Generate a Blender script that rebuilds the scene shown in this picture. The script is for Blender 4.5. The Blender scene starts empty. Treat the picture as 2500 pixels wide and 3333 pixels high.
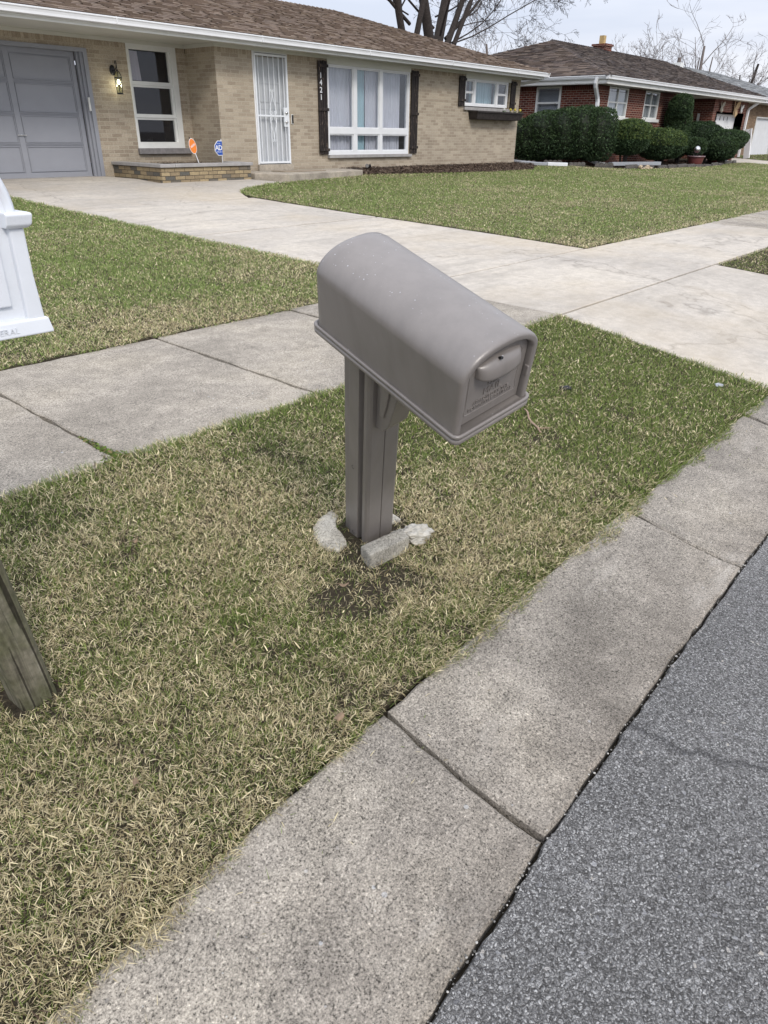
import bpy, bmesh, math, random
import numpy as np
from mathutils import Vector, Matrix, noise
R = math.radians
random.seed(7)
rng = np.random.default_rng(11)
scene = bpy.context.scene
COL = scene.collection
# ------------------------------------------------------------------ camera
# Origin = the camera. +X runs along the street to the right, +Y to the house, Z up.
cam_d = bpy.data.cameras.new('camera'); cam = bpy.data.objects.new('camera', cam_d); COL.objects.link(cam)
PITCH, ROLL, YAW = R(28.005), R(0.8065), R(49.152)
F = Vector((math.sin(YAW)*math.cos(PITCH), math.cos(YAW)*math.cos(PITCH), -math.sin(PITCH)))
R0 = Vector((math.cos(YAW), -math.sin(YAW), 0)); U0 = R0.cross(F)
RR = math.cos(ROLL)*R0 + math.sin(ROLL)*U0; UU = -math.sin(ROLL)*R0 + math.cos(ROLL)*U0
cam.matrix_world = Matrix(((RR.x, UU.x, -F.x, 0), (RR.y, UU.y, -F.y, 0), (RR.z, UU.z, -F.z, 0), (0, 0, 0, 1)))
cam_d.sensor_fit = 'HORIZONTAL'; cam_d.sensor_width = 36; cam_d.lens = 36*2317.0/2500
cam_d.clip_start = 0.05; cam_d.clip_end = 2000
scene.camera = cam
scene.render.resolution_x = 768; scene.render.resolution_y = 1024
# ------------------------------------------------------------------ world, sun, exposure
SUN_EL, SUN_AZ = 40, 205            # azimuth clockwise from +Y: behind the camera, from the street side
w = bpy.data.worlds.new('World'); scene.world = w; w.use_nodes = True
nt = w.node_tree; nt.nodes.clear()
def N(t, **kw):
    n = nt.nodes.new(t)
    for k, v in kw.items(): setattr(n, k, v)
    return n
sky = N('ShaderNodeTexSky', sky_type='NISHITA', sun_disc=False); sky.sun_elevation = R(SUN_EL); sky.sun_rotation = R(SUN_AZ)
sky.dust_density = 3.0
b1 = N('ShaderNodeBackground'); b1.inputs[1].default_value = 0.1; nt.links.new(sky.outputs[0], b1.inputs[0])
tc = N('ShaderNodeTexCoord'); sep = N('ShaderNodeSeparateXYZ'); nt.links.new(tc.outputs['Generated'], sep.inputs[0])
mp = N('ShaderNodeMapping'); mp.inputs['Scale'].default_value = (1.0, 1.0, 7.0); mp.inputs['Rotation'].default_value = (0.05, 0.12, 0.0)
nt.links.new(tc.outputs['Generated'], mp.inputs[0])
cn = N('ShaderNodeTexNoise'); cn.inputs['Scale'].default_value = 2.3; cn.inputs['Detail'].default_value = 7; cn.inputs['Roughness'].default_value = 0.5
nt.links.new(mp.outputs[0], cn.inputs['Vector'])
cr = N('ShaderNodeValToRGB'); cr.color_ramp.elements[0].position = 0.34; cr.color_ramp.elements[1].position = 0.66
cr.color_ramp.elements[0].color = (0.60, 0.645, 0.76, 1); cr.color_ramp.elements[1].color = (0.82, 0.835, 0.90, 1)
nt.links.new(cn.outputs[0], cr.inputs[0])
# an overcast sky is brighter towards the zenith
ma = N('ShaderNodeMath', operation='MULTIPLY_ADD'); ma.inputs[1].default_value = 0.85; ma.inputs[2].default_value = 0.86; ma.use_clamp = False
mx = N('ShaderNodeMath', operation='MAXIMUM'); mx.inputs[1].default_value = 0.0
nt.links.new(sep.outputs[2], mx.inputs[0]); nt.links.new(mx.outputs[0], ma.inputs[0])
b2 = N('ShaderNodeBackground'); nt.links.new(cr.outputs[0], b2.inputs[0]); nt.links.new(ma.outputs[0], b2.inputs[1])
ms = N('ShaderNodeMixShader'); ms.inputs[0].default_value = 0.88
nt.links.new(b1.outputs[0], ms.inputs[1]); nt.links.new(b2.outputs[0], ms.inputs[2])
wo = N('ShaderNodeOutputWorld'); nt.links.new(ms.outputs[0], wo.inputs[0])
sd = bpy.data.lights.new('sun', 'SUN'); sd.energy = 1.3; sd.angle = R(14); sd.color = (1.0, 0.93, 0.84)
so = bpy.data.objects.new('sun', sd); COL.objects.link(so)
so.rotation_euler = (R(90-SUN_EL), 0, R(180-SUN_AZ)) 
scene.view_settings.view_transform = 'Standard'; scene.view_settings.look = 'None'; scene.view_settings.gamma = 1
scene.view_settings.exposure = 0.44
# ------------------------------------------------------------------ helpers
PRY = [-400, -30, -4, 0, .46, .54, .64, .76, .88, .95, 2.57, 4.15, 5.3, 8.7, 11.5, 13.2, 14.2, 60, 600]
PRZ = [-1.0, -1.0, -1.37, -1.43, -1.436, -1.434, -1.424, -1.402, -1.378, -1.368, -1.20, -1.17, -1.125, -1.02, -.915, -.81, -.80, -.80, -.80]
def gz(y): return float(np.interp(y, PRY, PRZ))
def tag(o, label=None, cat=None, group=None, kind=None):
    if label: o['label'] = label
    if cat: o['category'] = cat
    if group: o['group'] = group
    if kind: o['kind'] = kind
    return o
def thing(name, loc, label, cat, group=None):
    o = bpy.data.objects.new(name, None); COL.objects.link(o); o.location = loc; o.empty_display_size = .1
    return tag(o, label, cat, group)
class MB:
    def __init__(s): s.v = []; s.f = []; s.c = []; s.m = []
    def add(s, vs, fs, col=None, mi=0):
        b = len(s.v); s.v += [tuple(p) for p in vs]
        for f in fs: s.f.append(tuple(b+i for i in f)); s.c.append(col); s.m.append(mi)
    def box(s, x0, x1, y0, y1, z0, z1, col=None, mi=0):
        s.add([(x0,y0,z0),(x1,y0,z0),(x1,y1,z0),(x0,y1,z0),(x0,y0,z1),(x1,y0,z1),(x1,y1,z1),(x0,y1,z1)],
              [(0,3,2,1),(4,5,6,7),(0,1,5,4),(1,2,6,5),(2,3,7,6),(3,0,4,7)], col, mi)
    def quad(s, a, b, c, d, col=None, mi=0): s.add([a,b,c,d], [(0,1,2,3)], col, mi)
    def loft(s, rings, closed=True, cap0=False, cap1=False, col=None, mi=0):
        n = len(rings[0]); vs = [p for r in rings for p in r]; fs = []
        for k in range(len(rings)-1):
            for i in range(n if closed else n-1):
                j = (i+1) % n; fs.append((k*n+i, k*n+j, (k+1)*n+j, (k+1)*n+i))
        if cap0: fs.append(tuple(reversed(range(n))))
        if cap1: fs.append(tuple(range((len(rings)-1)*n, len(rings)*n)))
        s.add(vs, fs, col, mi)
    def tube(s, pts, rads, n=8, caps=True, col=None):
        pts = [Vector(p) for p in pts]; rings = []
        ref = None
        for i, p in enumerate(pts):
            t = (pts[min(i+1, len(pts)-1)] - pts[max(i-1, 0)]).normalized()
            if ref is None: ref = t.orthogonal().normalized()
            ref = (ref - t*ref.dot(t)); ref = ref.normalized() if ref.length > 1e-6 else t.orthogonal().normalized()
            b = t.cross(ref); r = rads[i] if hasattr(rads, '__len__') else rads
            rings.append([p + ref*(r*math.cos(2*math.pi*k/n)) + b*(r*math.sin(2*math.pi*k/n)) for k in range(n)])
        s.loft(rings, True, caps, caps, col)
    def build(s, name, mat, parent=None, smooth=False, bevel=0, local=False, seg=2):
        me = bpy.data.meshes.new(name); me.from_pydata(s.v, [], s.f)
        for m_ in (mat if isinstance(mat, (list, tuple)) else [mat]): me.materials.append(m_)
        if any(c is not None for c in s.c):
            a = me.color_attributes.new('col', 'FLOAT_COLOR', 'CORNER'); arr = []
            for f, c in zip(s.f, s.c): arr += list((*(c or (1, 1, 1)), 1))*len(f)
            a.data.foreach_set('color', arr)
        if any(s.m): me.polygons.foreach_set('material_index', s.m)
        me.validate(); me.update()
        if smooth: me.shade_smooth()
        return place(name, me, parent, bevel, local, seg, smooth)
def place(name, me, parent=None, bevel=0, local=False, seg=2, smooth=False):
    o = bpy.data.objects.new(name, me); COL.objects.link(o)
    if parent is not None:
        o.parent = parent
        if not local:
            M = Matrix.Identity(4); p = parent
            while p is not None: M = Matrix.LocRotScale(p.location, p.rotation_euler, p.scale) @ (p.matrix_parent_inverse @ Matrix.Identity(4)) if False else M; p = None
            o.matrix_parent_inverse = world_of(parent).inverted()
    if bevel:
        m = o.modifiers.new('bevel', 'BEVEL'); m.width = bevel; m.segments = seg; m.limit_method = 'ANGLE'; m.angle_limit = R(40); m.harden_normals = False
    return o
def world_of(o):
    M = Matrix.LocRotScale(o.location, o.rotation_euler, o.scale)
    if o.parent is not None: M = world_of(o.parent) @ o.matrix_parent_inverse @ M
    return M
def text_mb(mb, s, size, origin, xdir, ydir, depth, align='CENTER', spacing=1.0, bold=0.0):
    """letters as real raised geometry; xdir/ydir are the reading directions"""
    cu = bpy.data.curves.new('t', 'FONT'); cu.body = s; cu.size = size; cu.extrude = depth; cu.align_x = align; cu.space_character = spacing; cu.offset = bold; cu.resolution_u = 3
    ob = bpy.data.objects.new('t', cu); COL.objects.link(ob)
    dg = bpy.context.evaluated_depsgraph_get(); me = bpy.data.meshes.new_from_object(ob.evaluated_get(dg))
    xd, yd, o = Vector(xdir).normalized(), Vector(ydir).normalized(), Vector(origin); zd = xd.cross(yd)
    mb.add([o + xd*v.co.x + yd*v.co.y + zd*v.co.z for v in me.vertices], [tuple(p.vertices) for p in me.polygons])
    bpy.data.objects.remove(ob); bpy.data.curves.remove(cu); bpy.data.meshes.remove(me)
# ------------------------------------------------------------------ materials
class NT:
    def __init__(s, name):
        s.m = bpy.data.materials.new(name); s.m.use_nodes = True; s.t = s.m.node_tree
        s.b = s.t.nodes['Principled BSDF']; s.tc = s.t.nodes.new('ShaderNodeTexCoord')
    def n(s, t, **kw):
        n = s.t.nodes.new(t)
        for k, v in kw.items(): setattr(n, k, v)
        return n
    def l(s, a, b): s.t.links.new(a, b)
    def noise(s, scale, detail=4, rough=.55, vec=None, dist=0):
        n = s.n('ShaderNodeTexNoise'); n.inputs['Scale'].default_value = scale; n.inputs['Detail'].default_value = detail; n.inputs['Roughness'].default_value = rough
        n.inputs['Distortion'].default_value = dist
        s.l(vec or s.tc.outputs['Object'], n.inputs['Vector']); return n.outputs[0]
    def vor(s, scale, out='Distance', feature='F1', vec=None, rand=1.0):
        n = s.n('ShaderNodeTexVoronoi', feature=feature); n.inputs['Scale'].default_value = scale; n.inputs['Randomness'].default_value = rand
        s.l(vec or s.tc.outputs['Object'], n.inputs['Vector']); return n.outputs[out]
    def ramp(s, fac, stops, interp='LINEAR'):
        n = s.n('ShaderNodeValToRGB'); e = n.color_ramp.elements; n.color_ramp.interpolation = interp
        while len(e) < len(stops): e.new(.5)
        for el, (p, c) in zip(e, stops):
            el.position = p; el.color = (*c, 1) if hasattr(c, '__len__') else (c, c, c, 1)
        s.l(fac, n.inputs[0]); return n.outputs[0]
    def mix(s, f, a, b, mode='MIX'):
        n = s.n('ShaderNodeMix', data_type='RGBA', blend_type=mode)
        for k, v in ((0, f), (6, a), (7, b)):
            if hasattr(v, 'is_linked'): s.l(v, n.inputs[k])
            elif k == 0: n.inputs[0].default_value = v
            else: n.inputs[k].default_value = (*v, 1)
        return n.outputs[2]
    def math(s, op, a, b=0.0, c=None):
        n = s.n('ShaderNodeMath', operation=op)
        for k, v in enumerate((a, b) if c is None else (a, b, c)):
            if hasattr(v, 'is_linked'): s.l(v, n.inputs[k])
            else: n.inputs[k].default_value = v
        return n.outputs[0]
    def mapping(s, scale=(1,1,1), rot=(0,0,0), vec=None):
        n = s.n('ShaderNodeMapping'); n.inputs['Scale'].default_value = scale; n.inputs['Rotation'].default_value = rot
        s.l(vec or s.tc.outputs['Object'], n.inputs[0]); return n.outputs[0]
    def bump(s, h, strength=.3, dist=.01, prev=None):
        n = s.n('ShaderNodeBump'); n.inputs['Strength'].default_value = strength; n.inputs['Distance'].default_value = dist
        s.l(h, n.inputs['Height'])
        if prev is not None: s.l(prev, n.inputs['Normal'])
        return n.outputs[0]
    def out(s, col=None, rough=.8, bump=None, metal=0, spec=.4):
        if col is not None:
            if hasattr(col, 'is_linked'): s.l(col, s.b.inputs['Base Color'])
            else: s.b.inputs['Base Color'].default_value = (*col, 1)
        if hasattr(rough, 'is_linked'): s.l(rough, s.b.inputs['Roughness'])
        else: s.b.inputs['Roughness'].default_value = rough
        s.b.inputs['Metallic'].default_value = metal; s.b.inputs['Specular IOR Level'].default_value = spec
        if bump is not None: s.l(bump, s.b.inputs['Normal'])
        return s.m
def plain(name, c, rough=.6, var=.12, scale=6, bump=.05, bs=60, metal=0, spec=.4, bd=.004):
    t = NT(name); f = t.noise(scale, 6, .6)
    hi = tuple(min(1, x*(1+var)) for x in c); lo = tuple(x*(1-var) for x in c)
    col = t.ramp(f, [(.3, lo), (.7, hi)])
    return t.out(col, rough, t.bump(t.noise(bs, 4), bump, bd) if bump else None, metal, spec)
M = {}
M['white_paint'] = plain('white_paint', (.74, .755, .77), .45, .05, 3, .06, 25)
M['white_trim'] = plain('white_trim', (.70, .71, .69), .5, .08, 2.5, .08, 20)
M['soffit'] = plain('soffit_paint', (.60, .60, .545), .7, .06, 1.3, .05, 20)
M['garage_grey'] = plain('garage_grey', (.28, .293, .33), .55, .05, 2, .08, 90)
M['white_door'] = plain('white_door', (.78, .79, .80), .5, .04, 2, .03, 40)
M['white_metal'] = plain('white_metal', (.76, .79, .82), .35, .03, 4, .0)
M['dark_metal'] = plain('dark_metal', (.012, .012, .013), .4, .1, 20, .05, 80)
M['chrome'] = plain('brushed_nickel', (.6, .6, .6), .3, .05, 20, .0, metal=1)
M['stone_sill'] = plain('stone_sill', (.34, .33, .32), .8, .18, 7, .2, 70)
M['sill_grey'] = plain('sill_grey', (.21, .20, .20), .75, .25, 9, .2, 50)
M['screen_dark'] = plain('window_screen', (.022, .021, .022), .6, .2, 3, .0)
M['room_dark'] = plain('room_interior', (.10, .10, .10), .9, .2, 1, 0)
M['mulch_base'] = plain('mulch_soil', (.035, .024, .018), .95, .5, 30, .8, 60, bd=.02)
M['terracotta'] = plain('glazed_red_pot', (.13, .028, .028), .35, .2, 8, .05)
M['galv'] = plain('galvanised_duct', (.40, .42, .45), .4, .1, 10, .03, metal=.3)
M['rubber_black'] = plain('black_plastic', (.012, .012, .014), .5, .2, 20, .05)
M['rag'] = plain('crumpled_white_plastic', (.46, .44, .39), .7, .30, 40, .5, 60, bd=.01)
M['foil'] = plain('crushed_foil', (.45, .47, .5), .35, .3, 60, .4, 120, metal=.6)
M['twig'] = plain('dry_twig', (.33, .23, .17), .8, .25, 60, .2, 200)
M['leaf_dry'] = plain('dry_leaf', (.24, .17, .11), .8, .3, 60, .2, 200)
M['yellow_flower'] = plain('yellow_petal', (.70, .58, .10), .6, .2, 60, 0)
M['white_flower'] = plain('white_petal', (.7, .7, .66), .6, .1, 60, 0)
M['green_stem'] = plain('green_stem', (.07, .12, .04), .6, .2, 60, 0)
M['orange'] = plain('orange_sign', (.85, .23, .02), .4, .04, 8, 0)
M['blue'] = plain('blue_sign', (.02, .09, .42), .4, .04, 8, 0)
M['sign_white'] = plain('sign_white', (.80, .80, .80), .45, .04, 8, 0)
M['flue'] = plain('clay_flue', (.52, .38, .18), .8, .2, 5, .1)
M['rust_gold'] = plain('painted_butterfly', (.42, .30, .17), .7, .3, 12, .1)
M['wood_board'] = plain('box_wood', (.028, .022, .020), .7, .6, 14, .3, 40)
def brick_mat(name, cols, mortar, bw=.213, bh=.0677, ms=.010, dark=.35, bumps=.6):
    """bricks laid in world metres: u along the wall, v = height"""
    t = NT(name); geo = t.n('ShaderNodeNewGeometry'); sn = t.n('ShaderNodeSeparateXYZ'); t.l(geo.outputs['True Normal'], sn.inputs[0])
    sp = t.n('ShaderNodeSeparateXYZ'); t.l(t.tc.outputs['Object'], sp.inputs[0])
    isx = t.math('GREATER_THAN', t.math('ABSOLUTE', sn.outputs[0]), .7)
    mxn = t.n('ShaderNodeMix', data_type='FLOAT'); t.l(isx, mxn.inputs[0]); t.l(sp.outputs[0], mxn.inputs[2]); t.l(sp.outputs[1], mxn.inputs[3])
    wob = t.math('MULTIPLY', t.math('SUBTRACT', t.noise(9, 2), .5), .010)
    cb = t.n('ShaderNodeCombineXYZ'); t.l(t.math('ADD', mxn.outputs[0], wob), cb.inputs[0]); t.l(t.math('ADD', sp.outputs[2], wob), cb.inputs[1])
    br = t.n('ShaderNodeTexBrick'); t.l(cb.outputs[0], br.inputs['Vector'])
    br.inputs['Scale'].default_value = 1; br.inputs['Brick Width'].default_value = bw; br.inputs['Row Height'].default_value = bh
    br.inputs['Mortar Size'].default_value = ms*.5; br.inputs['Mortar Smooth'].default_value = .15; br.inputs['Bias'].default_value = -.1
    br.inputs['Color1'].default_value = (0, 0, 0, 1); br.inputs['Color2'].default_value = (1, 1, 1, 1); br.inputs['Mortar'].default_value = (.5, .5, .5, 1)
    sc = t.n('ShaderNodeSeparateColor'); t.l(br.outputs['Color'], sc.inputs[0])
    c = t.ramp(sc.outputs[0], cols)
    fine = t.noise(55, 5, .65); blot = t.noise(1.3, 4)
    c = t.mix(1, c, t.ramp(fine, [(.3, .72), (.7, 1.2)]), 'MULTIPLY'); c = t.mix(1, c, t.ramp(blot, [(.3, .88), (.7, 1.08)]), 'MULTIPLY')
    c = t.mix(br.outputs['Fac'], c, t.mix(fine, tuple(x*.8 for x in mortar), mortar))
    h = t.math('SUBTRACT', t.math('MULTIPLY', fine, .35), br.outputs['Fac'])
    return t.out(c, .9, t.bump(h, bumps, .008), spec=.2)
TAN = [(0, (.345, .288, .22)), (.25, (.395, .335, .258)), (.6, (.435, .372, .288)), (1, (.48, .415, .325))]
M['tan_brick'] = brick_mat('tan_brick', TAN, (.52, .465, .37))
M['tan_rowlock'] = brick_mat('tan_rowlock', TAN, (.33, .27, .2), bw=.0677, bh=.4)
M['planter_brick'] = brick_mat('planter_brick', [(0, (.13, .125, .11)), (.15, (.17, .15, .12)), (.22, (.28, .22, .14)), (1, (.44, .35, .21))], (.10, .085, .065), bumps=.9)
M['red_brick'] = brick_mat('red_brick', [(0, (.085, .024, .018)), (.4, (.13, .036, .025)), (1, (.19, .06, .04))], (.36, .27, .22), ms=.016)
M['red_rowlock'] = brick_mat('red_rowlock', [(0, (.085, .024, .018)), (1, (.16, .05, .035))], (.22, .16, .13), bw=.0677, bh=.4, ms=.014)
M['dull_brick'] = brick_mat('dull_tan_brick', [(0, (.20, .135, .09)), (1, (.32, .225, .14))], (.30, .23, .17))
M['pale_stone'] = brick_mat('pale_stone', [(0, (.28, .25, .20)), (1, (.42, .38, .31))], (.2, .18, .15), bw=.3, bh=.09)
def shingle_mat(name, base, lo, hi):
    t = NT(name); a = t.n('ShaderNodeAttribute', attribute_name='col')
    c = t.mix(1, a.outputs['Color'], t.ramp(t.noise(90, 3, .7), [(.3, .7), (.7, 1.3)]), 'MULTIPLY')
    c = t.mix(1, c, t.ramp(t.noise(.5, 4), [(.3, .88), (.7, 1.1)]), 'MULTIPLY')
    return t.out(c, .95, t.bump(t.noise(220, 3), .4, .004), spec=.15)
M['shingle'] = shingle_mat('asphalt_shingle', None, 0, 0)
def glass_mat(name, tint=(.8, .85, .88), refl=.35):
    t = NT(name); t.t.nodes.remove(t.b); o = t.t.nodes['Material Output']
    g = t.n('ShaderNodeBsdfGlossy'); g.inputs['Roughness'].default_value = .015; g.inputs['Color'].default_value = (.9, .92, .95, 1)
    tr = t.n('ShaderNodeBsdfTransparent'); tr.inputs[0].default_value = (*tint, 1)
    lw = t.n('ShaderNodeLayerWeight'); lw.inputs['Blend'].default_value = .5
    f = t.math('MULTIPLY_ADD', t.math('POWER', lw.outputs['Facing'], 4.0), .8, refl); f = t.math('MINIMUM', f, 1.0)
    nb = t.bump(t.noise(1.5, 2), .02, .02); t.l(nb, g.inputs['Normal'])
    mx = t.n('ShaderNodeMixShader'); t.l(f, mx.inputs[0]); t.l(tr.outputs[0], mx.inputs[1]); t.l(g.outputs[0], mx.inputs[2]); t.l(mx.outputs[0], o.inputs[0])
    return t.m
M['glass'] = glass_mat('window_glass', (.86, .88, .90), .06)
M['glass_dark'] = glass_mat('dark_window_glass', (.8, .8, .82), .03)
M['lamp_glass'] = glass_mat('lantern_glass', (.8, .82, .7), .05)
def curtain_mat(name, c):
    t = NT(name); return t.out(t.ramp(t.noise(6, 4, vec=t.mapping((6, 6, .3))), [(.3, tuple(x*.85 for x in c)), (.7, c)]), .9)
M['curtain'] = curtain_mat('sheer_curtain', (.80, .78, .82)); M['curtain_teal'] = curtain_mat('teal_curtain', (.55, .74, .78))
M['blind'] = curtain_mat('window_blind', (.42, .43, .45)); M['blind_pale'] = curtain_mat('pale_blind', (.55, .55, .53))
def lamp_mat():
    t = NT('lit_bulb'); t.b.inputs['Emission Color'].default_value = (1, .97, .85, 1); t.b.inputs['Emission Strength'].default_value = 6
    return t.out((1, 1, .95), .5)
M['bulb'] = lamp_mat()
def concrete(name, c, blot, dark, speck=1.0, gutter=False, warm=(1, .99, .95), bumpd=.004, streak=False):
    t = NT(name)
    big = t.noise(blot, 6, .6); mid = t.noise(14, 5, .65); fine = t.noise(260, 3, .75)
    col = t.ramp(big, [(.33, tuple(x*dark for x in c)), (.5, c), (.68, tuple(min(1, x*1.16*w_) for x, w_ in zip(c, warm)))])
    pit = t.noise(95, 4, .75); col = t.mix(1, col, t.ramp(mid, [(.3, .84), (.7, 1.12)]), 'MULTIPLY'); col = t.mix(1, col, t.ramp(pit, [(.36, 1-.62*speck), (.45, 1-.14*speck), (.56, 1.03), (.70, 1+.22*speck)]), 'MULTIPLY')
    expo = t.ramp(t.noise(5.5, 6, .7, dist=.4), [(.40, .0), (.60, 1.0)]); vc = t.n('ShaderNodeTexVoronoi'); vc.inputs['Scale'].default_value = 230; t.l(t.tc.outputs['Object'], vc.inputs['Vector'])
    sc = t.n('ShaderNodeSeparateColor'); t.l(vc.outputs['Color'], sc.inputs[0])
    stones = t.ramp(sc.outputs[0], [(0, 1-.34*speck), (.2, 1-.1*speck), (.55, 1.0), (.85, 1+.05*speck), (1, 1+.30*speck)])
    col = t.mix(1, col, stones, 'MULTIPLY')
    col = t.mix(1, col, t.ramp(fine, [(.36, 1-.55*speck), (.48, 1.0), (.64, 1+.32*speck)]), 'MULTIPLY')
    # sparse bigger pale and dark stones
    v2 = t.n('ShaderNodeTexVoronoi'); v2.inputs['Scale'].default_value = 26; t.l(t.tc.outputs['Object'], v2.inputs['Vector'])
    s2 = t.n('ShaderNodeSeparateColor'); t.l(v2.outputs['Color'], s2.inputs[0])
    near = t.math('LESS_THAN', v2.outputs['Distance'], t.math('MULTIPLY', s2.outputs[1], .17))
    pick = t.math('MULTIPLY', near, t.math('GREATER_THAN', s2.outputs[0], .72))
    col = t.mix(t.math('MULTIPLY', pick, .75*min(1, speck)), col, t.ramp(s2.outputs[2], [(0, (.12, .12, .12)), (.4, (.42, .38, .33)), (1, (.62, .65, .68))]))
    if gutter:   # grime washed along the low side of the gutter
        sy_ = t.n('ShaderNodeSeparateXYZ'); t.l(t.tc.outputs['Object'], sy_.inputs[0])
        gm = t.ramp(t.math('ADD', sy_.outputs[1], t.math('MULTIPLY_ADD', t.noise(3.5, 6, .65), .5, -.25)), [(.42, .75), (.78, 0.0)])
        col = t.mix(t.math('MULTIPLY', gm, .62), col, t.mix(1, col, (.62, .57, .53), 'MULTIPLY'))
        lt = t.ramp(t.noise(1.6, 6, .7, vec=t.mapping((1, 3, 1))), [(.58, 0.0), (.68, .45)]); col = t.mix(lt, col, (.60, .56, .50))
    if streak:
        st = t.noise(2.2, 5, .6, vec=t.mapping((.35, 2.2, 1), (0, 0, .5)))
        col = t.mix(t.ramp(st, [(.48, 0.0), (.70, .65)]), col, tuple(x*.66 for x in c))
        hl = t.n('ShaderNodeTexVoronoi', feature='DISTANCE_TO_EDGE'); hl.inputs['Scale'].default_value = .33; hs = t.n('ShaderNodeTexNoise'); hs.inputs['Scale'].default_value = 3; hs.inputs['Detail'].default_value = 7; t.l(t.tc.outputs['Object'], hs.inputs['Vector']); hv = t.n('ShaderNodeVectorMath', operation='SCALE'); hv.inputs['Scale'].default_value = .5; t.l(hs.outputs[1], hv.inputs[0]); ha = t.n('ShaderNodeVectorMath', operation='ADD'); t.l(t.tc.outputs['Object'], ha.inputs[0]); t.l(hv.outputs[0], ha.inputs[1]); t.l(ha.outputs[0], hl.inputs['Vector'])
        col = t.mix(t.ramp(hl.outputs['Distance'], [(.0015, .45), (.006, 0.0)]), col, (.12, .10, .08))
        col = t.mix(t.ramp(t.noise(.42, 5, .6), [(.50, 0.0), (.66, .55)]), col, (c[0]*.97, c[1]*.89, c[2]*.74))
    smooth_ = t.mix(1, t.ramp(big, [(.33, tuple(x*dark*1.06 for x in c)), (.6, tuple(x*1.14 for x in c))]), t.ramp(mid, [(.3, .9), (.7, 1.08)]), 'MULTIPLY')
    col = t.mix(t.math('MULTIPLY_ADD', expo, .35, .65), smooth_, col); col = t.mix(t.math('MULTIPLY', expo, .38*min(1, speck)), col, tuple(x*.5 for x in c))
    grit = t.noise(190, 3, .6); col = t.mix(1, col, t.ramp(grit, [(.34, 1-.62*speck), (.42, 1-.1*speck), (.60, 1.0), (.68, 1+.30*speck)]), 'MULTIPLY')
    nb = t.bump(t.math('ADD', fine, t.math('MULTIPLY', sc.outputs[0], .4)), .55*speck, bumpd); nb = t.bump(mid, .25, .01, nb)
    return t.out(col, .92, nb, spec=.2)
M['curb'] = concrete('curb_concrete', (.39, .355, .305), 1.7, .58, 1.1, gutter=True)
M['sidewalk'] = concrete('sidewalk_concrete', (.46, .415, .35), 1.4, .70, 1.0)
M['driveway'] = concrete('driveway_concrete', (.52, .478, .42), .55, .84, .26, streak=True)
M['step'] = concrete('step_concrete', (.46, .41, .34), 2, .75, .6)
M['footing'] = concrete('footing_concrete', (.40, .38, .33), 9, .7, .8)
M['footing_white'] = concrete('pale_footing_concrete', (.52, .49, .42), 9, .7, .7)
M['edging'] = concrete('edging_concrete', (.15, .14, .13), 5, .7, .6)
def asphalt():
    t = NT('asphalt'); v = t.n('ShaderNodeTexVoronoi'); v.inputs['Scale'].default_value = 250
    wv = t.n('ShaderNodeVectorMath', operation='ADD'); nz = t.n('ShaderNodeTexNoise'); nz.inputs['Scale'].default_value = 90
    t.l(t.tc.outputs['Object'], nz.inputs['Vector']); sc0 = t.n('ShaderNodeVectorMath', operation='SCALE'); sc0.inputs['Scale'].default_value = .014
    t.l(nz.outputs[1], sc0.inputs[0]); t.l(t.tc.outputs['Object'], wv.inputs[0]); t.l(sc0.outputs[0], wv.inputs[1]); t.l(wv.outputs[0], v.inputs['Vector'])
    s = t.n('ShaderNodeSeparateColor'); t.l(v.outputs['Color'], s.inputs[0])
    c = t.ramp(s.outputs[0], [(0, (.10, .097, .092)), (.3, (.20, .196, .19)), (.6, (.29, .286, .28)), (.85, (.41, .406, .396)), (1, (.62, .615, .60))])
    edge = t.ramp(v.outputs['Distance'], [(.28, 1.0), (.68, .46)])
    c = t.mix(1, c, edge, 'MULTIPLY')
    c = t.mix(1, c, t.ramp(t.noise(1.1, 6), [(.3, .72), (.7, 1.2)]), 'MULTIPLY')
    v2 = t.n('ShaderNodeTexVoronoi'); v2.inputs['Scale'].default_value = 55; t.l(wv.outputs[0], v2.inputs['Vector'])
    s2 = t.n('ShaderNodeSeparateColor'); t.l(v2.outputs['Color'], s2.inputs[0])
    pick = t.math('MULTIPLY', t.math('LESS_THAN', v2.outputs['Distance'], .26), t.math('GREATER_THAN', s2.outputs[0], .8))
    c = t.mix(pick, c, t.ramp(s2.outputs[1], [(0, (.16, .16, .165)), (.7, (.36, .36, .365)), (1, (.50, .46, .40))]))
    # wandering crack
    cv = t.n('ShaderNodeTexVoronoi', feature='DISTANCE_TO_EDGE'); cv.inputs['Scale'].default_value = .55
    nz2 = t.n('ShaderNodeTexNoise'); nz2.inputs['Scale'].default_value = 5; nz2.inputs['Detail'].default_value = 6; t.l(t.tc.outputs['Object'], nz2.inputs['Vector'])
    sc2 = t.n('ShaderNodeVectorMath', operation='SCALE'); sc2.inputs['Scale'].default_value = .22; t.l(nz2.outputs[1], sc2.inputs[0])
    av = t.n('ShaderNodeVectorMath', operation='ADD'); t.l(t.tc.outputs['Object'], av.inputs[0]); t.l(sc2.outputs[0], av.inputs[1]); t.l(av.outputs[0], cv.inputs['Vector'])
    crk = t.ramp(cv.outputs['Distance'], [(.002, 1.0), (.010, 0.0)])
    c = t.mix(t.math('MULTIPLY', crk, .5), c, (.018, .018, .02))
    h = t.math('SUBTRACT', t.math('MULTIPLY', s.outputs[1], .8), v.outputs['Distance'])
    return t.out(c, .85, t.bump(h, .8, .006), spec=.35)
M['asphalt'] = asphalt()
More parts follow.
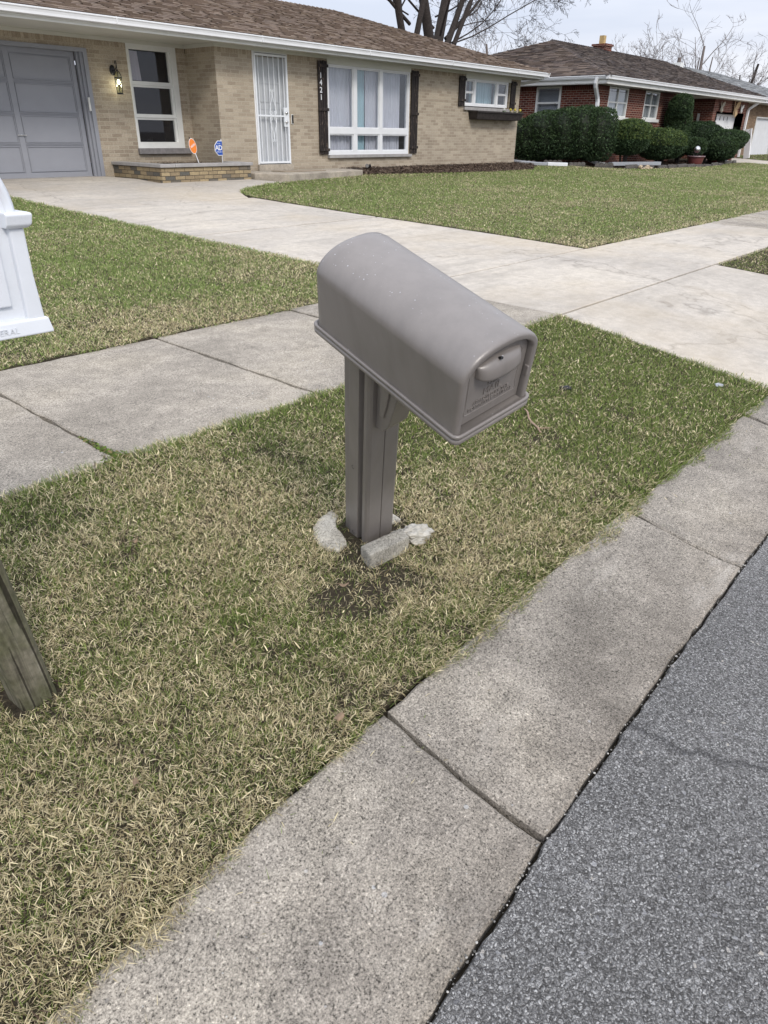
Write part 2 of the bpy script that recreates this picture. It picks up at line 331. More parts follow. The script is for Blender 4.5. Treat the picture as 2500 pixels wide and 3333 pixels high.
def ground_mat():
    t = NT('lawn_soil'); f = t.noise(70, 6, .7); g = t.noise(2.2, 5)
    near = t.ramp(f, [(.3, (.028, .023, .018)), (.55, (.065, .053, .038)), (.8, (.12, .10, .07))])
    c = t.mix(t.ramp(g, [(.4, 0.0), (.7, .25)]), near, (.04, .045, .025))
    return t.out(c, 1, t.bump(f, .8, .02), spec=.1)
M['soil'] = ground_mat()
def attr_mat(name, rough=.6, spec=.3, trans=0.0):
    t = NT(name); a = t.n('ShaderNodeAttribute', attribute_name='col'); t.out(a.outputs['Color'], rough, spec=spec)
    if trans:
        t.b.inputs['Subsurface Weight'].default_value = 0
        tl = t.n('ShaderNodeBsdfTranslucent'); t.l(a.outputs['Color'], tl.inputs[0]); mx = t.n('ShaderNodeMixShader'); mx.inputs[0].default_value = trans
        t.l(t.b.outputs[0], mx.inputs[1]); t.l(tl.outputs[0], mx.inputs[2]); t.l(mx.outputs[0], t.t.nodes['Material Output'].inputs[0])
    return t.m
M['grass'] = attr_mat('grass_blades', .55, .3, .25)
M['leaves'] = attr_mat('evergreen_leaves', .6, .25, .1)
M['bark'] = plain('bark', (.048, .040, .036), .95, .45, 25, .8, 30, bd=.03)
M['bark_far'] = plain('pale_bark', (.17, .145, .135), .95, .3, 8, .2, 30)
M['mulch'] = attr_mat('mulch_chips', .95, .1)
def plastic(name, c, speck=True):
    t = NT(name); fade = t.noise(3.0, 5, .6); col = t.ramp(fade, [(.3, tuple(x*.90 for x in c)), (.7, tuple(x*1.12 for x in c))])
    if speck:
        v = t.n('ShaderNodeTexVoronoi'); v.inputs['Scale'].default_value = 110; t.l(t.tc.outputs['Object'], v.inputs['Vector'])
        s = t.n('ShaderNodeSeparateColor'); t.l(v.outputs['Color'], s.inputs[0])
        geo = t.n('ShaderNodeNewGeometry'); sn = t.n('ShaderNodeSeparateXYZ'); t.l(geo.outputs['Normal'], sn.inputs[0])
        dot = t.math('LESS_THAN', v.outputs['Distance'], t.math('MULTIPLY', s.outputs[1], .20))
        up = t.math('GREATER_THAN', sn.outputs[2], .55)      # droppings and dust settle on the upward faces only
        clump = t.ramp(t.noise(9, 3), [(.40, 0.0), (.55, 1.0)])
        pick = t.math('MULTIPLY', t.math('MULTIPLY', dot, up), t.math('MULTIPLY', clump, t.math('GREATER_THAN', s.outputs[0], .35)))
        col = t.mix(t.math('MULTIPLY', pick, .7), col, (.62, .64, .68))
        dirt = t.noise(5, 6, .65, vec=t.mapping((5, 5, .5))); col = t.mix(1, col, t.ramp(dirt, [(.3, .88), (.6, 1.0)]), 'MULTIPLY')
    nb = t.bump(t.noise(420, 2), .12, .002)
    return t.out(col, t.ramp(t.noise(12, 4), [(.3, .30), (.7, .42)]), nb, spec=.75)
M['mail_grey'] = plastic('taupe_plastic', (.212, .193, .180)); M['mail_white'] = plastic('white_plastic', (.66, .69, .73), False)
def wood_post_mat():
    t = NT('weathered_wood'); v = t.mapping((16, 16, 1.1)); g = t.noise(3.2, 8, .65, vec=v, dist=.6)
    c = t.ramp(g, [(.25, (.055, .05, .038)), (.5, (.16, .148, .112)), (.75, (.28, .262, .21))])
    moss = t.noise(9, 6, .6); c = t.mix(t.ramp(moss, [(.38, .0), (.6, .65)]), c, (.075, .082, .036))
    cr_ = t.noise(2.0, 5, .5, vec=t.mapping((26, 26, .8)), dist=1.0); crack = t.ramp(cr_, [(.60, 0.0), (.64, 1.0)])
    c = t.mix(t.math('MULTIPLY', crack, .8), c, (.018, .015, .012))
    ring = t.noise(60, 4); c = t.mix(1, c, t.ramp(ring, [(.3, .75), (.7, 1.2)]), 'MULTIPLY')
    return t.out(c, .95, t.bump(t.math('SUBTRACT', g, crack), .7, .006), spec=.15)
M['wood_post'] = wood_post_mat()
def shutter_mat():
    t = NT('peeling_shutter_paint'); g = t.noise(4, 6, .65, vec=t.mapping((14, 14, 1.3)), dist=.8)
    c = t.mix(t.ramp(g, [(.60, 0.0), (.66, 1.0)]), (.018, .013, .012), (.32, .24, .18))
    return t.out(c, .7, t.bump(g, .3, .004))
M['shutter'] = shutter_mat()
# ------------------------------------------------------------------ ground, road, concrete
def yl(x): return float(np.interp(x, [-1, .1, .6, 1.1, 2.1, 3, 6], [.35, .37, .40, .437, .468, .480, .482]))
def yt(x): return float(np.interp(x, [-1, .15, .66, 1.1, 2, 4, 6], [.86, .885, .92, .93, .95, .965, .965]))
def smooth_noise(x, y, s, seed=0):
    return noise.noise(Vector((x*s+seed*7.3, y*s-seed*3.1, seed*1.7)))
def sheet(name, x0, x1, ys, mat, dz, xs=None):
    mb = MB(); xs = xs or [x0, x1]; n = len(ys)
    mb.add([(x, y, gz(y)+dz) for x in xs for y in ys], [(i*n+j, (i+1)*n+j, (i+1)*n+j+1, i*n+j+1) for i in range(len(xs)-1) for j in range(n-1)])
    return tag(mb.build(name, mat), kind='structure')
ys = sorted(set(PRY + [round(.95+.1*i, 3) for i in range(130)] + [300., 500.]))
sheet('ground', -500, 700, ys, M['soil'], -.030, xs=[-500, -20, 0, 5, 10, 20, 40, 80, 700])
# asphalt road: ragged edge butting the gutter
mb = MB(); xs = [-40, -10, -2] + [round(-1+.03*i, 3) for i in range(230)] + [6.2, 8, 12, 20, 40, 120, 400]
edge = [yl(x)-.007 + (.007*smooth_noise(x, 0, 14, 2) + .007*smooth_noise(x, 0, 45, 3) if -1.1 < x < 6.2 else 0) for x in xs]
rows = [-40, -14, -8, -4, -2, 0, .25]
vs = []
for x, e in zip(xs, edge):
    for y in rows: vs.append((x, y, gz(y) + (.0 if y > -9 else 0)))
    vs.append((x, e-.008, gz(e)+.001)); vs.append((x, e, gz(e)-.02))
n = len(rows)+2
mb.add(vs, [(i*n+j, (i+1)*n+j, (i+1)*n+j+1, i*n+j+1) for i in range(len(xs)-1) for j in range(n-1)])
tag(mb.build('road', M['asphalt']), kind='structure')
def slab(mb, poly, step=.25, amp=.003, top=0.0, fs=9, seed=0, rnd=.007, tilt=0.0):
    """concrete slab over a plan polygon: top follows the ground profile, edges slightly ragged, arrised and closed down to the soil"""
    bm = bmesh.new(); P = []
    for k in range(len(poly)):
        a, b = Vector(poly[k]), Vector(poly[(k+1) % len(poly)]); m = max(1, int((b-a).length/.06)) if amp else max(1, int((b-a).length/.5))
        m = min(m, 160); nrm = Vector((-(b-a).y, (b-a).x)).normalized()
        for i in range(m):
            p = a.lerp(b, i/m)
            if i: p = p + nrm*(amp*(smooth_noise(p.x, p.y, fs, seed)+.6*smooth_noise(p.x, p.y, fs*4, seed)))
            P.append(p)
    if sum(a.x*b.y-b.x*a.y for a, b in zip(P, P[1:]+P[:1])) < 0: P = P[::-1]
    nP = len(P); Q = []
    for i in range(nP):
        t0, t1 = (P[i]-P[i-1]).normalized(), (P[(i+1) % nP]-P[i]).normalized(); n_ = Vector((-(t0+t1).y, (t0+t1).x)); Q.append(P[i]+n_.normalized()*rnd*(1.3 if t0.dot(t1) < .5 else 1))
    vo = [bm.verts.new((p.x, p.y, 0)) for p in P]; vi = [bm.verts.new((p.x, p.y, 0)) for p in Q]
    bm.faces.new(vi)
    for i in range(nP): bm.faces.new((vo[i], vo[(i+1) % nP], vi[(i+1) % nP], vi[i]))
    y0, y1 = min(p.y for p in P), max(p.y for p in P)
    cuts = sorted(set([round(y0+step*i, 3) for i in range(1, int((y1-y0)/step)+1)] + [y for y in PRY if y0 < y < y1]))
    for c in cuts: bmesh.ops.bisect_plane(bm, geom=list(bm.verts)+list(bm.edges)+list(bm.faces), plane_co=(0, c, 0), plane_no=(0, 1, 0), dist=1e-5)
    xm = sum(p.x for p in P)/len(P)
    for v in bm.verts: v.co.z = gz(v.co.y) + top + tilt*(v.co.x-xm)
    bnd = [e for e in bm.edges if e.is_boundary]
    r = bmesh.ops.extrude_edge_only(bm, edges=bnd)
    new = [g_ for g_ in r['geom'] if isinstance(g_, bmesh.types.BMVert)]
    for v in {v for e in bnd for v in e.verts}: v.co.z -= rnd*.8
    for v in new: v.co.z -= .09
    bm.normal_update(); bm.verts.index_update()
    mb.add([v.co.copy() for v in bm.verts], [tuple(v.index for v in q.verts) for q in bm.faces]); bm.free()
def rect(x0, x1, y0, y1, g=.006): return [(x0+g, y0+g), (x1-g, y0+g), (x1-g, y1-g), (x0+g, y1-g)]
# curb and gutter with its joints
mb = MB(); jx = [-20, -8, -3.6, -2.02, -.47, 1.08, 2.63, 4.18, 5.73, 7.28, 8.83, 10.4, 12, 15, 20, 30, 60]
for i in range(len(jx)-1):
    near = -1 < jx[i] < 5
    g = .006 if jx[i+1] < 1.5 else (.011 if jx[i+1] < 3 else .015); fr_ = [i_/6 for i_ in range(7)]; xa_, xb_ = jx[i]+g, jx[i+1]-g
    slab(mb, [(xa_+(xb_-xa_)*q, yl(xa_+(xb_-xa_)*q)) for q in fr_]+[(xb_+(xa_-xb_)*q+(.012 if near else 0), yt(xb_+(xa_-xb_)*q)) for q in fr_], .03 if near else .1, .010 if near else .0, top=[0, .003, -.003, .002][i % 4], seed=i, rnd=.009, tilt=[.001, -.001, .002][i % 3])
o = tag(mb.build('curb', M['curb']), kind='structure')
# sidewalk
mb = MB(); sx = [-12, -6, -1.0, .17, 1.32, 2.465, 3.6, 5.0]
for i in range(len(sx)-1):
    near = sx[i] > -1.5
    slab(mb, rect(sx[i], sx[i+1], 2.575, 4.09, .011), .2, .010 if near else 0, top=[0, .008, -.004, .004, -.002][i % 5], seed=10+i)
for i in range(12):
    a = 12.35+i*1.5; slab(mb, rect(a, a+1.5, 2.6, 4.07, .007), .4, .004 if i < 3 else 0, top=[0, .008, -.006, .004][i % 4], seed=30+i)
slab(mb, rect(30.4, 36.3, 2.6, 4.07), .4, 0); slab(mb, rect(36.3, 60, 2.6, 4.07), .4, 0)
tag(mb.build('sidewalk', M['sidewalk']), kind='structure')
# driveway
mb = MB(); g = .005
slab(mb, rect(5.02, 6.13, 2.603, 4.052, .003), .3, 0, seed=51, rnd=.003); slab(mb, rect(6.13, 7.22, 2.603, 4.052, .003), .3, 0, seed=52, rnd=.003)
slab(mb, rect(7.22, 8.275, 2.603, 4.052, .003), .3, 0, seed=53, rnd=.003)
slab(mb, rect(8.295, 12.34, 2.6, 4.06, .010), .3, .002, seed=54)
slab(mb, [(4.78, .962), (8.6, .962), (8.37, 2.583), (5.01, 2.583)], .2, .003, seed=55)
slab(mb, rect(5.0, 8.27, 4.068, 7.335, .009), .4, .006, seed=56)
slab(mb, rect(5.0, 8.27, 7.365, 10.125, .012), .4, .022, seed=57, fs=3)
slab(mb, [(5.0, 10.165), (8.2, 10.16), (8.36, 10.46), (8.6, 10.85), (9.0, 11.25), (9.5, 11.58), (10.3, 11.82), (10.62, 11.84), (10.15, 12.52), (8.1, 12.52), (7.9, 14.30), (5.0, 14.30)], .4, .006, seed=58)
slab(mb, rect(36.3, 40.6, 4.08, 12.8), .6, 0)
slab(mb, rect(43.0, 47.5, 4.08, 14.1), .6, 0)
tag(mb.build('driveway', M['driveway']), kind='structure')
# ------------------------------------------------------------------ grass
def pnoise(x, y, s, seed):
    """value noise for numpy arrays"""
    x = x*s+seed*13.7; y = y*s+seed*5.3; xi, yi = np.floor(x).astype(np.int64), np.floor(y).astype(np.int64); xf, yf = x-xi, y-yi
    def h(a, b):
        n_ = (a*374761393 + b*668265263 + seed*69069) & 0x7fffffff; n_ = ((n_ ^ (n_ >> 13))*1274126177) & 0x7fffffff; return (n_ & 0xffff)/65535.0
    xf, yf = xf*xf*(3-2*xf), yf*yf*(3-2*yf)
    return (h(xi, yi)*(1-xf)+h(xi+1, yi)*xf)*(1-yf) + (h(xi, yi+1)*(1-xf)+h(xi+1, yi+1)*xf)*yf
def fbm(x, y, s, seed): return .55*pnoise(x, y, s, seed)+.28*pnoise(x, y, s*2.1, seed+1)+.17*pnoise(x, y, s*4.3, seed+2)
def inpoly(x, y, poly):
    ins = np.zeros(x.shape, bool); j = len(poly)-1
    for i in range(len(poly)):
        xi, yi = poly[i]; xj, yj = poly[j]
        c = ((yi > y) != (yj > y)) & (x < (xj-xi)*(y-yi)/((yj-yi) or 1e-9)+xi); ins ^= c; j = i
    return ins
LAWNS = {
 'parkway': [(-2.2, .85)]+[(x_*.5, yt(x_*.5)-.03) for x_ in range(-1, 10)]+[(4.81, .935), (5.015, 2.61), (-2.2, 2.61)],
 'parkway_right': [(8.62, .96), (34, .96), (34, 2.58), (8.38, 2.58)],
 'yard_left': [(-1.5, 4.045), (5.03, 4.045), (5.03, 14.0), (-1.5, 14.0)],
 'yard_right': [(8.235, 4.02), (36.25, 4.02), (36.25, 10.9), (34.4, 10.9), (30, 10.35), (26.5, 10.65), (24.6, 11.0), (23.3, 12.35), (22.6, 12.9), (21.2, 12.5), (20.4, 12.0), (18, 11.9), (16.2, 12.05), (14.74, 12.2), (13.4, 12.45), (12.45, 12.35), (10.6, 11.86), (10.3, 11.84), (9.5, 11.60), (9.0, 11.27), (8.6, 10.87), (8.36, 10.48), (8.27, 10.1)],
 'yard_far': [(40.7, 4.08), (75, 4.08), (75, 13.8), (40.7, 13.8)],
}
def grass_field(name, poly, label, dens0, dmax, straw):
    px, py = [p[0] for p in poly], [p[1] for p in poly]; X0, X1, Y0, Y1 = min(px), max(px), min(py), max(py)
    cells = []
    cs = .5
    gx, gy = np.meshgrid(np.arange(X0, X1, cs), np.arange(Y0-(.12 if name == 'parkway' else 0), Y1, cs)); gx, gy = gx.ravel(), gy.ravel()
    cx, cy = gx+cs/2, gy+cs/2; d = np.hypot(cx, cy)
    # keep what the camera, or one a step aside, could see
    ax, ay = cx*RR.x+cy*RR.y, cx*F.x+cy*F.y
    ok = (ay > -.3) & (np.abs(ax) < ay*.62+1.3)
    gx, gy, d = gx[ok], gy[ok], d[ok]
    dens = np.clip(dens0*(1.9/np.maximum(d, 1.2))**1.28, 300, dens0)
    cnt = rng.poisson(dens*cs*cs)
    if name=='parkway': print('cells', len(gx))
    x = np.repeat(gx, cnt)+rng.random(cnt.sum())*cs; y = np.repeat(gy, cnt)+rng.random(cnt.sum())*cs; keep_ = (y < Y1); x, y = x[keep_], y[keep_]
    jx_, jy_ = (fbm(x, y, 7, 3)-.5)*.08+(fbm(x, y, 2.2, 13)-.5)*.07, (fbm(x, y, 7, 9)-.5)*.09+(fbm(x, y, 2.2, 19)-.5)*.10+(rng.random(len(x))-.5)*.008
    k = inpoly(x+jx_, y+jy_, poly)
    if name == 'parkway': k |= (rng.random(len(x)) < .004) & (y < 1.0) & (x > 0)
    if name == 'parkway':
        # worn bare soil around the mailbox post and in a few spots
        for bx_, by_, br_, keep in ((1.50, 1.36, .12, .4), (1.40, 1.27, .10, .4), (1.58, 1.30, .07, .4), (1.33, 1.36, .06, .45), (1.64, 1.50, .13, .3), (1.30, 1.33, .08, .45), (.78, 1.62, .06, .6), (2.95, 1.62, .08, .6), (.42, 1.12, .03, .4), (1.72, 1.28, .06, .5), (1.60, 1.20, .07, .4), (1.85, 1.58, .07, .3)):
            dd = np.hypot(x-bx_, y-by_)/br_+.5*(fbm(x, y, 22, 5)-.5); k &= (dd > 1) | (rng.random(len(x)) < keep)
        k &= ~inpoly(x, y, [(1.51, 1.56), (1.505, 1.60), (1.535, 1.66), (1.58, 1.70), (1.63, 1.72), (1.69, 1.73), (1.64, 1.66), (1.60, 1.575), (1.53, 1.54)])
        k &= ~((x > 1.64) & (x < 1.80) & (y > 1.485) & (y < 1.65)); k &= ~inpoly(x, y, [(1.563, 1.458), (1.545, 1.395), (1.724, 1.375), (1.752, 1.434)])
        k &= ~((x > 1.57) & (x < 1.86) & (y > 1.43) & (y < 1.62) & (rng.random(len(x)) < .7))
        k &= ~((x > .40) & (x < .53) & (y > 1.55) & (y < 1.67))
    hole = fbm(x, y, 9, 21); k &= (hole > .30) | (rng.random(len(x)) < .5)
    x, y = x[k], y[k]; n = len(x); d = np.hypot(x, y)
    z = np.interp(y, PRY, PRZ)+(.001 if name.startswith('yard') else -.008)
    p = .6*fbm(x, y, 1.3, 31)+.4*fbm(x, y, 5.5, 41); p2 = fbm(x, y, .45, 51)
    fr = straw + 1.15*(p-.5) + .5*(p2-.5) + .5*(fbm(x, y, 16, 91)-.5)
    if name == 'parkway': fr += np.clip((1.9-x)*.08, -.13, .10) + np.clip((1.5-y)*.18, -.12, .10)
    if name.startswith('yard'): fr += .30*np.exp(-(y-4.1)/.35)
    if name == 'yard_right': fr += .35*np.exp(-np.abs(x-8.3)/.3)*(y < 11) + .15*(pnoise(x*.3, y*1.2, 1, 77) > .72)
    dead = rng.random(n) < np.clip(fr, .14, .86)
    sc = np.clip((d/2.2)**.62, .8, 7)
    clump = .7+.6*fbm(x, y, 12, 61)
    L = (.013+.018*rng.random(n))*clump*np.where(dead, .95, 1.12)*np.clip((d/4)**.15, 1, 1.4)
    edge_tall = rng.random(n) < .02; L = np.where(edge_tall, L*1.7, L)
    W = (.0010+.0019*rng.random(n)**2)*sc; W = np.where((rng.random(n) < .05) & dead, W*1.8, W)*np.where(dead, 1.15, 1.0)
    az = rng.random(n)*2*np.pi
    eb = np.minimum(np.abs(y-np.interp(x, [-1, .15, .66, 1.1, 2, 4, 6], [.86, .885, .92, .93, .95, .965, .965])), np.abs(y-2.56)) if name == 'parkway' else np.full(n, 9.)
    near_e = (eb < .05) & (rng.random(n) < .35); az = np.where(near_e, np.where(y < 1.7, -np.pi/2, np.pi/2)+rng.normal(0, .6, n), az); L = np.where(near_e, L*1.25, L); th = np.where(dead, R(30)+R(58)*rng.random(n), R(6)+R(62)*rng.random(n)**.8)
    dx, dy = np.cos(az), np.sin(az); sxn, syn = -dy, dx
    tw = rng.random(n)*2*np.pi; sxn, syn = np.cos(tw), np.sin(tw)
    h1, r1 = L*.55*np.cos(th), L*.55*np.sin(th)
    th2 = np.minimum(th+R(2)+R(20)*rng.random(n)**1.5, R(96)); h2, r2 = h1+L*.45*np.cos(th2), r1+L*.45*np.sin(th2)
    base = np.where(dead, rng.random(n)*.020, 0)
    V = np.empty((n, 5, 3), np.float32)
    for q, (rr, hh, ww, sg) in enumerate(((0, 0, .8, -1), (0, 0, .8, 1), (r1, h1, 1, 1), (r1, h1, 1, -1))):
        V[:, q, 0] = x+dx*rr+sg*sxn*W*ww*.5; V[:, q, 1] = y+dy*rr+sg*syn*W*ww*.5; V[:, q, 2] = z+base+hh
    V[:, 4, 0] = x+dx*r2; V[:, 4, 1] = y+dy*r2; V[:, 4, 2] = z+base+h2
    V[:, :, 2] = np.maximum(V[:, :, 2], z[:, None])
    me = bpy.data.meshes.new(name); me.vertices.add(n*5); me.vertices.foreach_set('co', V.ravel())
    b = np.arange(n)*5
    loops = np.stack([b, b+1, b+2, b+3, b+3, b+2, b+4], 1).astype(np.int32).ravel()
    me.loops.add(n*7); me.loops.foreach_set('vertex_index', loops)
    me.polygons.add(n*2); st = np.stack([np.arange(n)*7, np.arange(n)*7+4], 1).astype(np.int32).ravel(); me.polygons.foreach_set('loop_start', st)
    me.update(calc_edges=True)
    t = rng.random(n)[:, None]; v = (.72+.56*rng.random(n))[:, None]
    g1, g2 = (np.array([.105, .155, .036]), np.array([.28, .36, .095])) if name.startswith('parkway') else (np.array([.15, .215, .06]), np.array([.35, .45, .14])); s1, s2 = np.array([.33, .27, .14]), np.array([.86, .76, .50])
    c = np.where(dead[:, None], s1+(s2-s1)*t, g1+(g2-g1)*t)*v
    brown = rng.random(n) < .06; c = np.where(brown[:, None], np.array([.10, .065, .045])*v, c)
    ca = me.color_attributes.new('col', 'FLOAT_COLOR', 'POINT')
    A = np.ones((n, 5, 4), np.float32); A[:, :, :3] = c[:, None, :]; ca.data.foreach_set('color', A.ravel())
    me.materials.append(M['grass'])
    o = bpy.data.objects.new('grass', me); COL.objects.link(o)
    print('grass', name, n)
    return tag(o, label, 'grass', None, 'stuff')
grass_field('parkway', LAWNS['parkway'], 'patchy straw and green grass strip between sidewalk and curb around the taupe mailbox', 88000, 8, .28)
grass_field('parkway_right', LAWNS['parkway_right'], 'grass strip by the curb on the far side of the driveway', 30000, 30, .34)
grass_field('yard_left', LAWNS['yard_left'], 'front lawn between the sidewalk and driveway left of the taupe mailbox', 64000, 15, .25)
grass_field('yard_right', LAWNS['yard_right'], 'wide green front lawn in front of the tan brick house', 54000, 30, .20)
grass_field('yard_far', LAWNS['yard_far'], 'distant lawn strip past the red brick house driveway', 20000, 60, .2)
for nm_, pl_ in LAWNS.items():
    cxy = (sum(p[0] for p in pl_)/len(pl_), sum(p[1] for p in pl_)/len(pl_)); mb = MB(); slab(mb, [(p[0]+(.035 if p[0] < cxy[0] else -.035), p[1]+(.045 if p[1] < cxy[1] else -.03)) for p in pl_], .5, .012, top=.002 if nm_.startswith('yard') else -.004, seed=70, rnd=.01); tag(mb.build('lawn_soil', M['soil']), kind='structure')
gr = MB(); rn = random.Random(77)
for i in range(1500):
    x = rn.uniform(.2, 4.6)
    y = yl(x)+rn.gauss(-.006, .012) if i < 750 else rn.uniform(-.9 if i % 3 else .5, .93)
    if 1.08 < x < 1.1 and y > .48: continue
    r = rn.uniform(.0012, .0034) if i < 750 else rn.uniform(.0008, .0026); z = gz(y)+(-.004 if i < 750 else 0)+r*.5; k = rn.choice((.10, .16, .22, .3, .42, .55))
    V = [(x+r*rn.uniform(.7, 1.3)*math.cos(a), y+r*rn.uniform(.7, 1.3)*math.sin(a), z+rn.uniform(-.3, .3)*r) for a in (0, 1.3, 2.6, 3.9, 5.1)]
    gr.add(V+[(x, y, z+r*.8), (x, y, z-r)], [(j, (j+1) % 5, 5) for j in range(5)]+[((j+1) % 5, j, 6) for j in range(5)], (k, k*.97, k*.9))
tag(gr.build('grit', attr_mat('grit', .9, .2)), 'loose grit along the seam between gutter and road', 'grit', None, 'stuff')
# moss and crumbs in the sidewalk joint
mb = MB()
for i in range(1500):
    u = random.random(); x = 1.32+random.gauss(0, .008+.034*(1-u)**3); y = 2.58+u**1.6*.34; r = random.uniform(.002, .006); z = gz(y)-.006+r
    if u > .5 and random.random() < .6: continue
    c = random.choice([(.10, .16, .03), (.14, .2, .05), (.07, .10, .03), (.2, .16, .08)])
    mb.add([(x+r*random.uniform(-2, 2), y+r*random.uniform(-2, 2), z+r*random.uniform(0, 2.5)) for _ in range(3)], [(0, 1, 2)], c)
tag(mb.build('moss', M['mulch']), 'green moss growing in the sidewalk joint left of the mailbox', 'moss', None, 'stuff')
# ------------------------------------------------------------------ taupe mailbox (leaning towards the street)
S_ = 1.72
P0 = Vector((1.327, .931, -.673))*(S_/1.74)
MR = Matrix(((.95707, .10599, -.26978), (-.18064, .94600, -.26916), (.22668, .30634, .92454)))
def Lw(p): return P0 + MR @ Vector(p)
def world_mb(mb, k=1.016): mb.v = [tuple(Lw((p[0]*k, p[1]*k, p[2]*k))) for p in mb.v]; return mb
base = Lw((.1275, .46, -.90))
mail = thing('mailbox', base, 'taupe plastic mailbox on a matching post, leaning towards the street', 'mailbox')
Wb, Lb = .255, .553
# post: square section with channels on both sides and a mould seam on the front
sec = []
def add_side(x, sgn):   # from front to back along y for the left side (sgn=-1)
    return [(x-sgn*-.0, .405), (x, .412), (x, .418), (x+.011*-sgn, .421), (x+.011*-sgn, .437), (x, .441), (x, .447), (x, .492), (x-.010*sgn, .500), (x-.010*sgn, .522)]
xl, xr, yf, yb = .060, .195, .390, .530
left = [(xl+.006, yf+.004), (xl+.001, yf+.012), (xl, .414), (xl+.017, .418), (xl+.017, .436), (xl, .440), (xl, .444), (xl, .486), (xl+.010, .496), (xl+.010, .522), (xl+.018, yb)]
right = [(Wb-x, y) for x, y in reversed(left)]
front = [(xr-.014, yf), (Wb/2+.0022, yf), (Wb/2+.0012, yf+.004), (Wb/2-.0012, yf+.004), (Wb/2-.0022, yf), (xl+.014, yf)]
sec = left + right + front
mb = MB(); mb.loft([[(x, y, z) for x, y in sec] for z in (-1.0, -.6, -.3, -.001)], True, True, True)
post = world_mb(mb, .988).build('post', M['mail_grey'], mail, bevel=.0035)
for y, z in ((.466, -.505), (.462, -.852)):
    mb = MB()
    c = [(xl-.0006, y+.0062*math.cos(a), z+.0085*math.sin(a)) for a in np.linspace(0, 2*math.pi, 14, endpoint=False)]
    d_ = [(xl+.001, y+.003*math.cos(a), z-.001+.005*math.sin(a)) for a in np.linspace(0, 2*math.pi, 14, endpoint=False)]
    mb.loft([c, d_], True, False, True); world_mb(mb, .988).build('screw_hole', M['rubber_black'], post)
# gusset under the tray
mb = MB()
x0, x1 = .088, .167
prof = [(.391, -.001), (.27, -.001), (.285, -.05), (.335, -.245), (.355, -.275), (.391, -.285)]
mb.loft([[(x, y, z) for y, z in prof] for x in (x0, x1)], True, True, True)
prof2 = [(.375, -.001), (.315, -.001), (.34, -.16), (.352, -.215), (.37, -.215)]
mb.loft([[(x, y, z) for y, z in prof2] for x in (x0-.006, x0+.001)], True, True, True)
world_mb(mb, .988).build('bracket', M['mail_grey'], mail, bevel=.006, seg=3)
# tray
def rrect(x0, x1, y0, y1, r, n=5):
    P = []
    for cx, cy, a0 in ((x1-r, y1-r, 0), (x0+r, y1-r, 90), (x0+r, y0+r, 180), (x1-r, y0+r, 270)):
        for k in range(n+1): a = R(a0+90*k/n); P.append((cx+r*math.cos(a), cy+r*math.sin(a)))
    return P
mb = MB()
tr = [(0.010, 0.0, .012), (.003, .003, .014), (0, .008, .015), (0, .0185, .015), (.0028, .0195, .013), (.0028, .0215, .013), (0, .0225, .015), (-.0005, .030, .015), (.0025, .033, .013), (.007, .032, .010), (.009, .027, .009)]
mb.loft([[(x, y, z) for x, y in rrect(-.003+i, Wb+.003-i, -.012+i, Lb+.008-i, r_+.004)] for i, z, r_ in tr], True, True, True)
for yy in (0,):
    pass
tray = world_mb(mb).build('tray', M['mail_grey'], mail, smooth=True)
# body
def arch(n=44):
    P = [(.004, .027), (.004, .08), (.0038, .13), (.0032, .174)]
    for k in range(n+1):
        u = -math.cos(math.pi*k/n); u = math.copysign(abs(u)**.8, u)
        P.append((Wb/2+(Wb/2-.003)*u, .181+.068*(1-abs(u)**2.3)**(1/1.85)))
    P += [(Wb-.0032, .174), (Wb-.0038, .13), (Wb-.004, .08), (Wb-.004, .027)]
    return P
AR = arch()
def inset(P, d):
    n = len(P); out = []
    for i in range(n):
        a, b = Vector(P[max(i-1, 0)]), Vector(P[min(i+1, n-1)]); t = (b-a).normalized() if (b-a).length else Vector((0, 1)); nn = Vector((t.y, -t.x))
        out.append((P[i][0]+nn.x*d, P[i][1]+(nn.y*d)))
    return out
mb = MB()
ringspec = [(.040, .0205), (.010, .0200), (.0045, .0195), (.0005, .0175), (-.0005, .0145), (-.0005, .008), (.0, .006), (.003, .0025), (.009, .0003), (.018, 0), (.10, 0), (.22, 0), (.36, 0), (.50, 0), (Lb-.030, 0), (Lb-.015, .0022), (Lb-.005, .009), (Lb, .022), (Lb+.001, .04)]
mb.loft([[(x, y, z) for x, z in inset(AR, i)] for y, i in ringspec], False, False, False)
last = [(x, Lb+.001, z) for x, z in inset(AR, .04)]
mb.add(last, [tuple(reversed(range(len(last))))])
body = world_mb(mb).build('body', M['mail_grey'], mail, smooth=True)
# door with hood handle, raised frame line and lettering
DY = .0155
mb = MB(); D = inset(AR, .0225); D[0] = (D[0][0], .033); D[-1] = (D[-1][0], .033)
mb.loft([[(x, y, z) for x, z in D] for y in (DY+.007, DY)], True, True, True)
E1 = [(x, z) for x, z in inset(AR, .040) if z > .078]
line = [(.052, DY, .058), (.043, DY, .0605), (.0405, DY, .068)] + [(x, DY, z) for x, z in E1] + [(Wb-.0405, DY, .068), (Wb-.043, DY, .0605), (Wb-.052, DY, .058)]
mb.tube(line + [line[0]], .0013, 6)
door = world_mb(mb).build('door', M['mail_grey'], mail)
mb = MB(); tz = DY-.0004
text_mb(mb, 'U.S.', .024, (Wb/2, tz, .121), (1, 0, 0), (0, 0, 1), .0019)
text_mb(mb, 'MAIL', .026, (Wb/2, tz, .099), (1, 0, 0), (0, 0, 1), .0019, spacing=1.1)
text_mb(mb, 'APPROVED BY THE', .0132, (Wb/2-.001, tz, .0815), (1, 0, 0), (0, 0, 1), .0019, spacing=1.06)
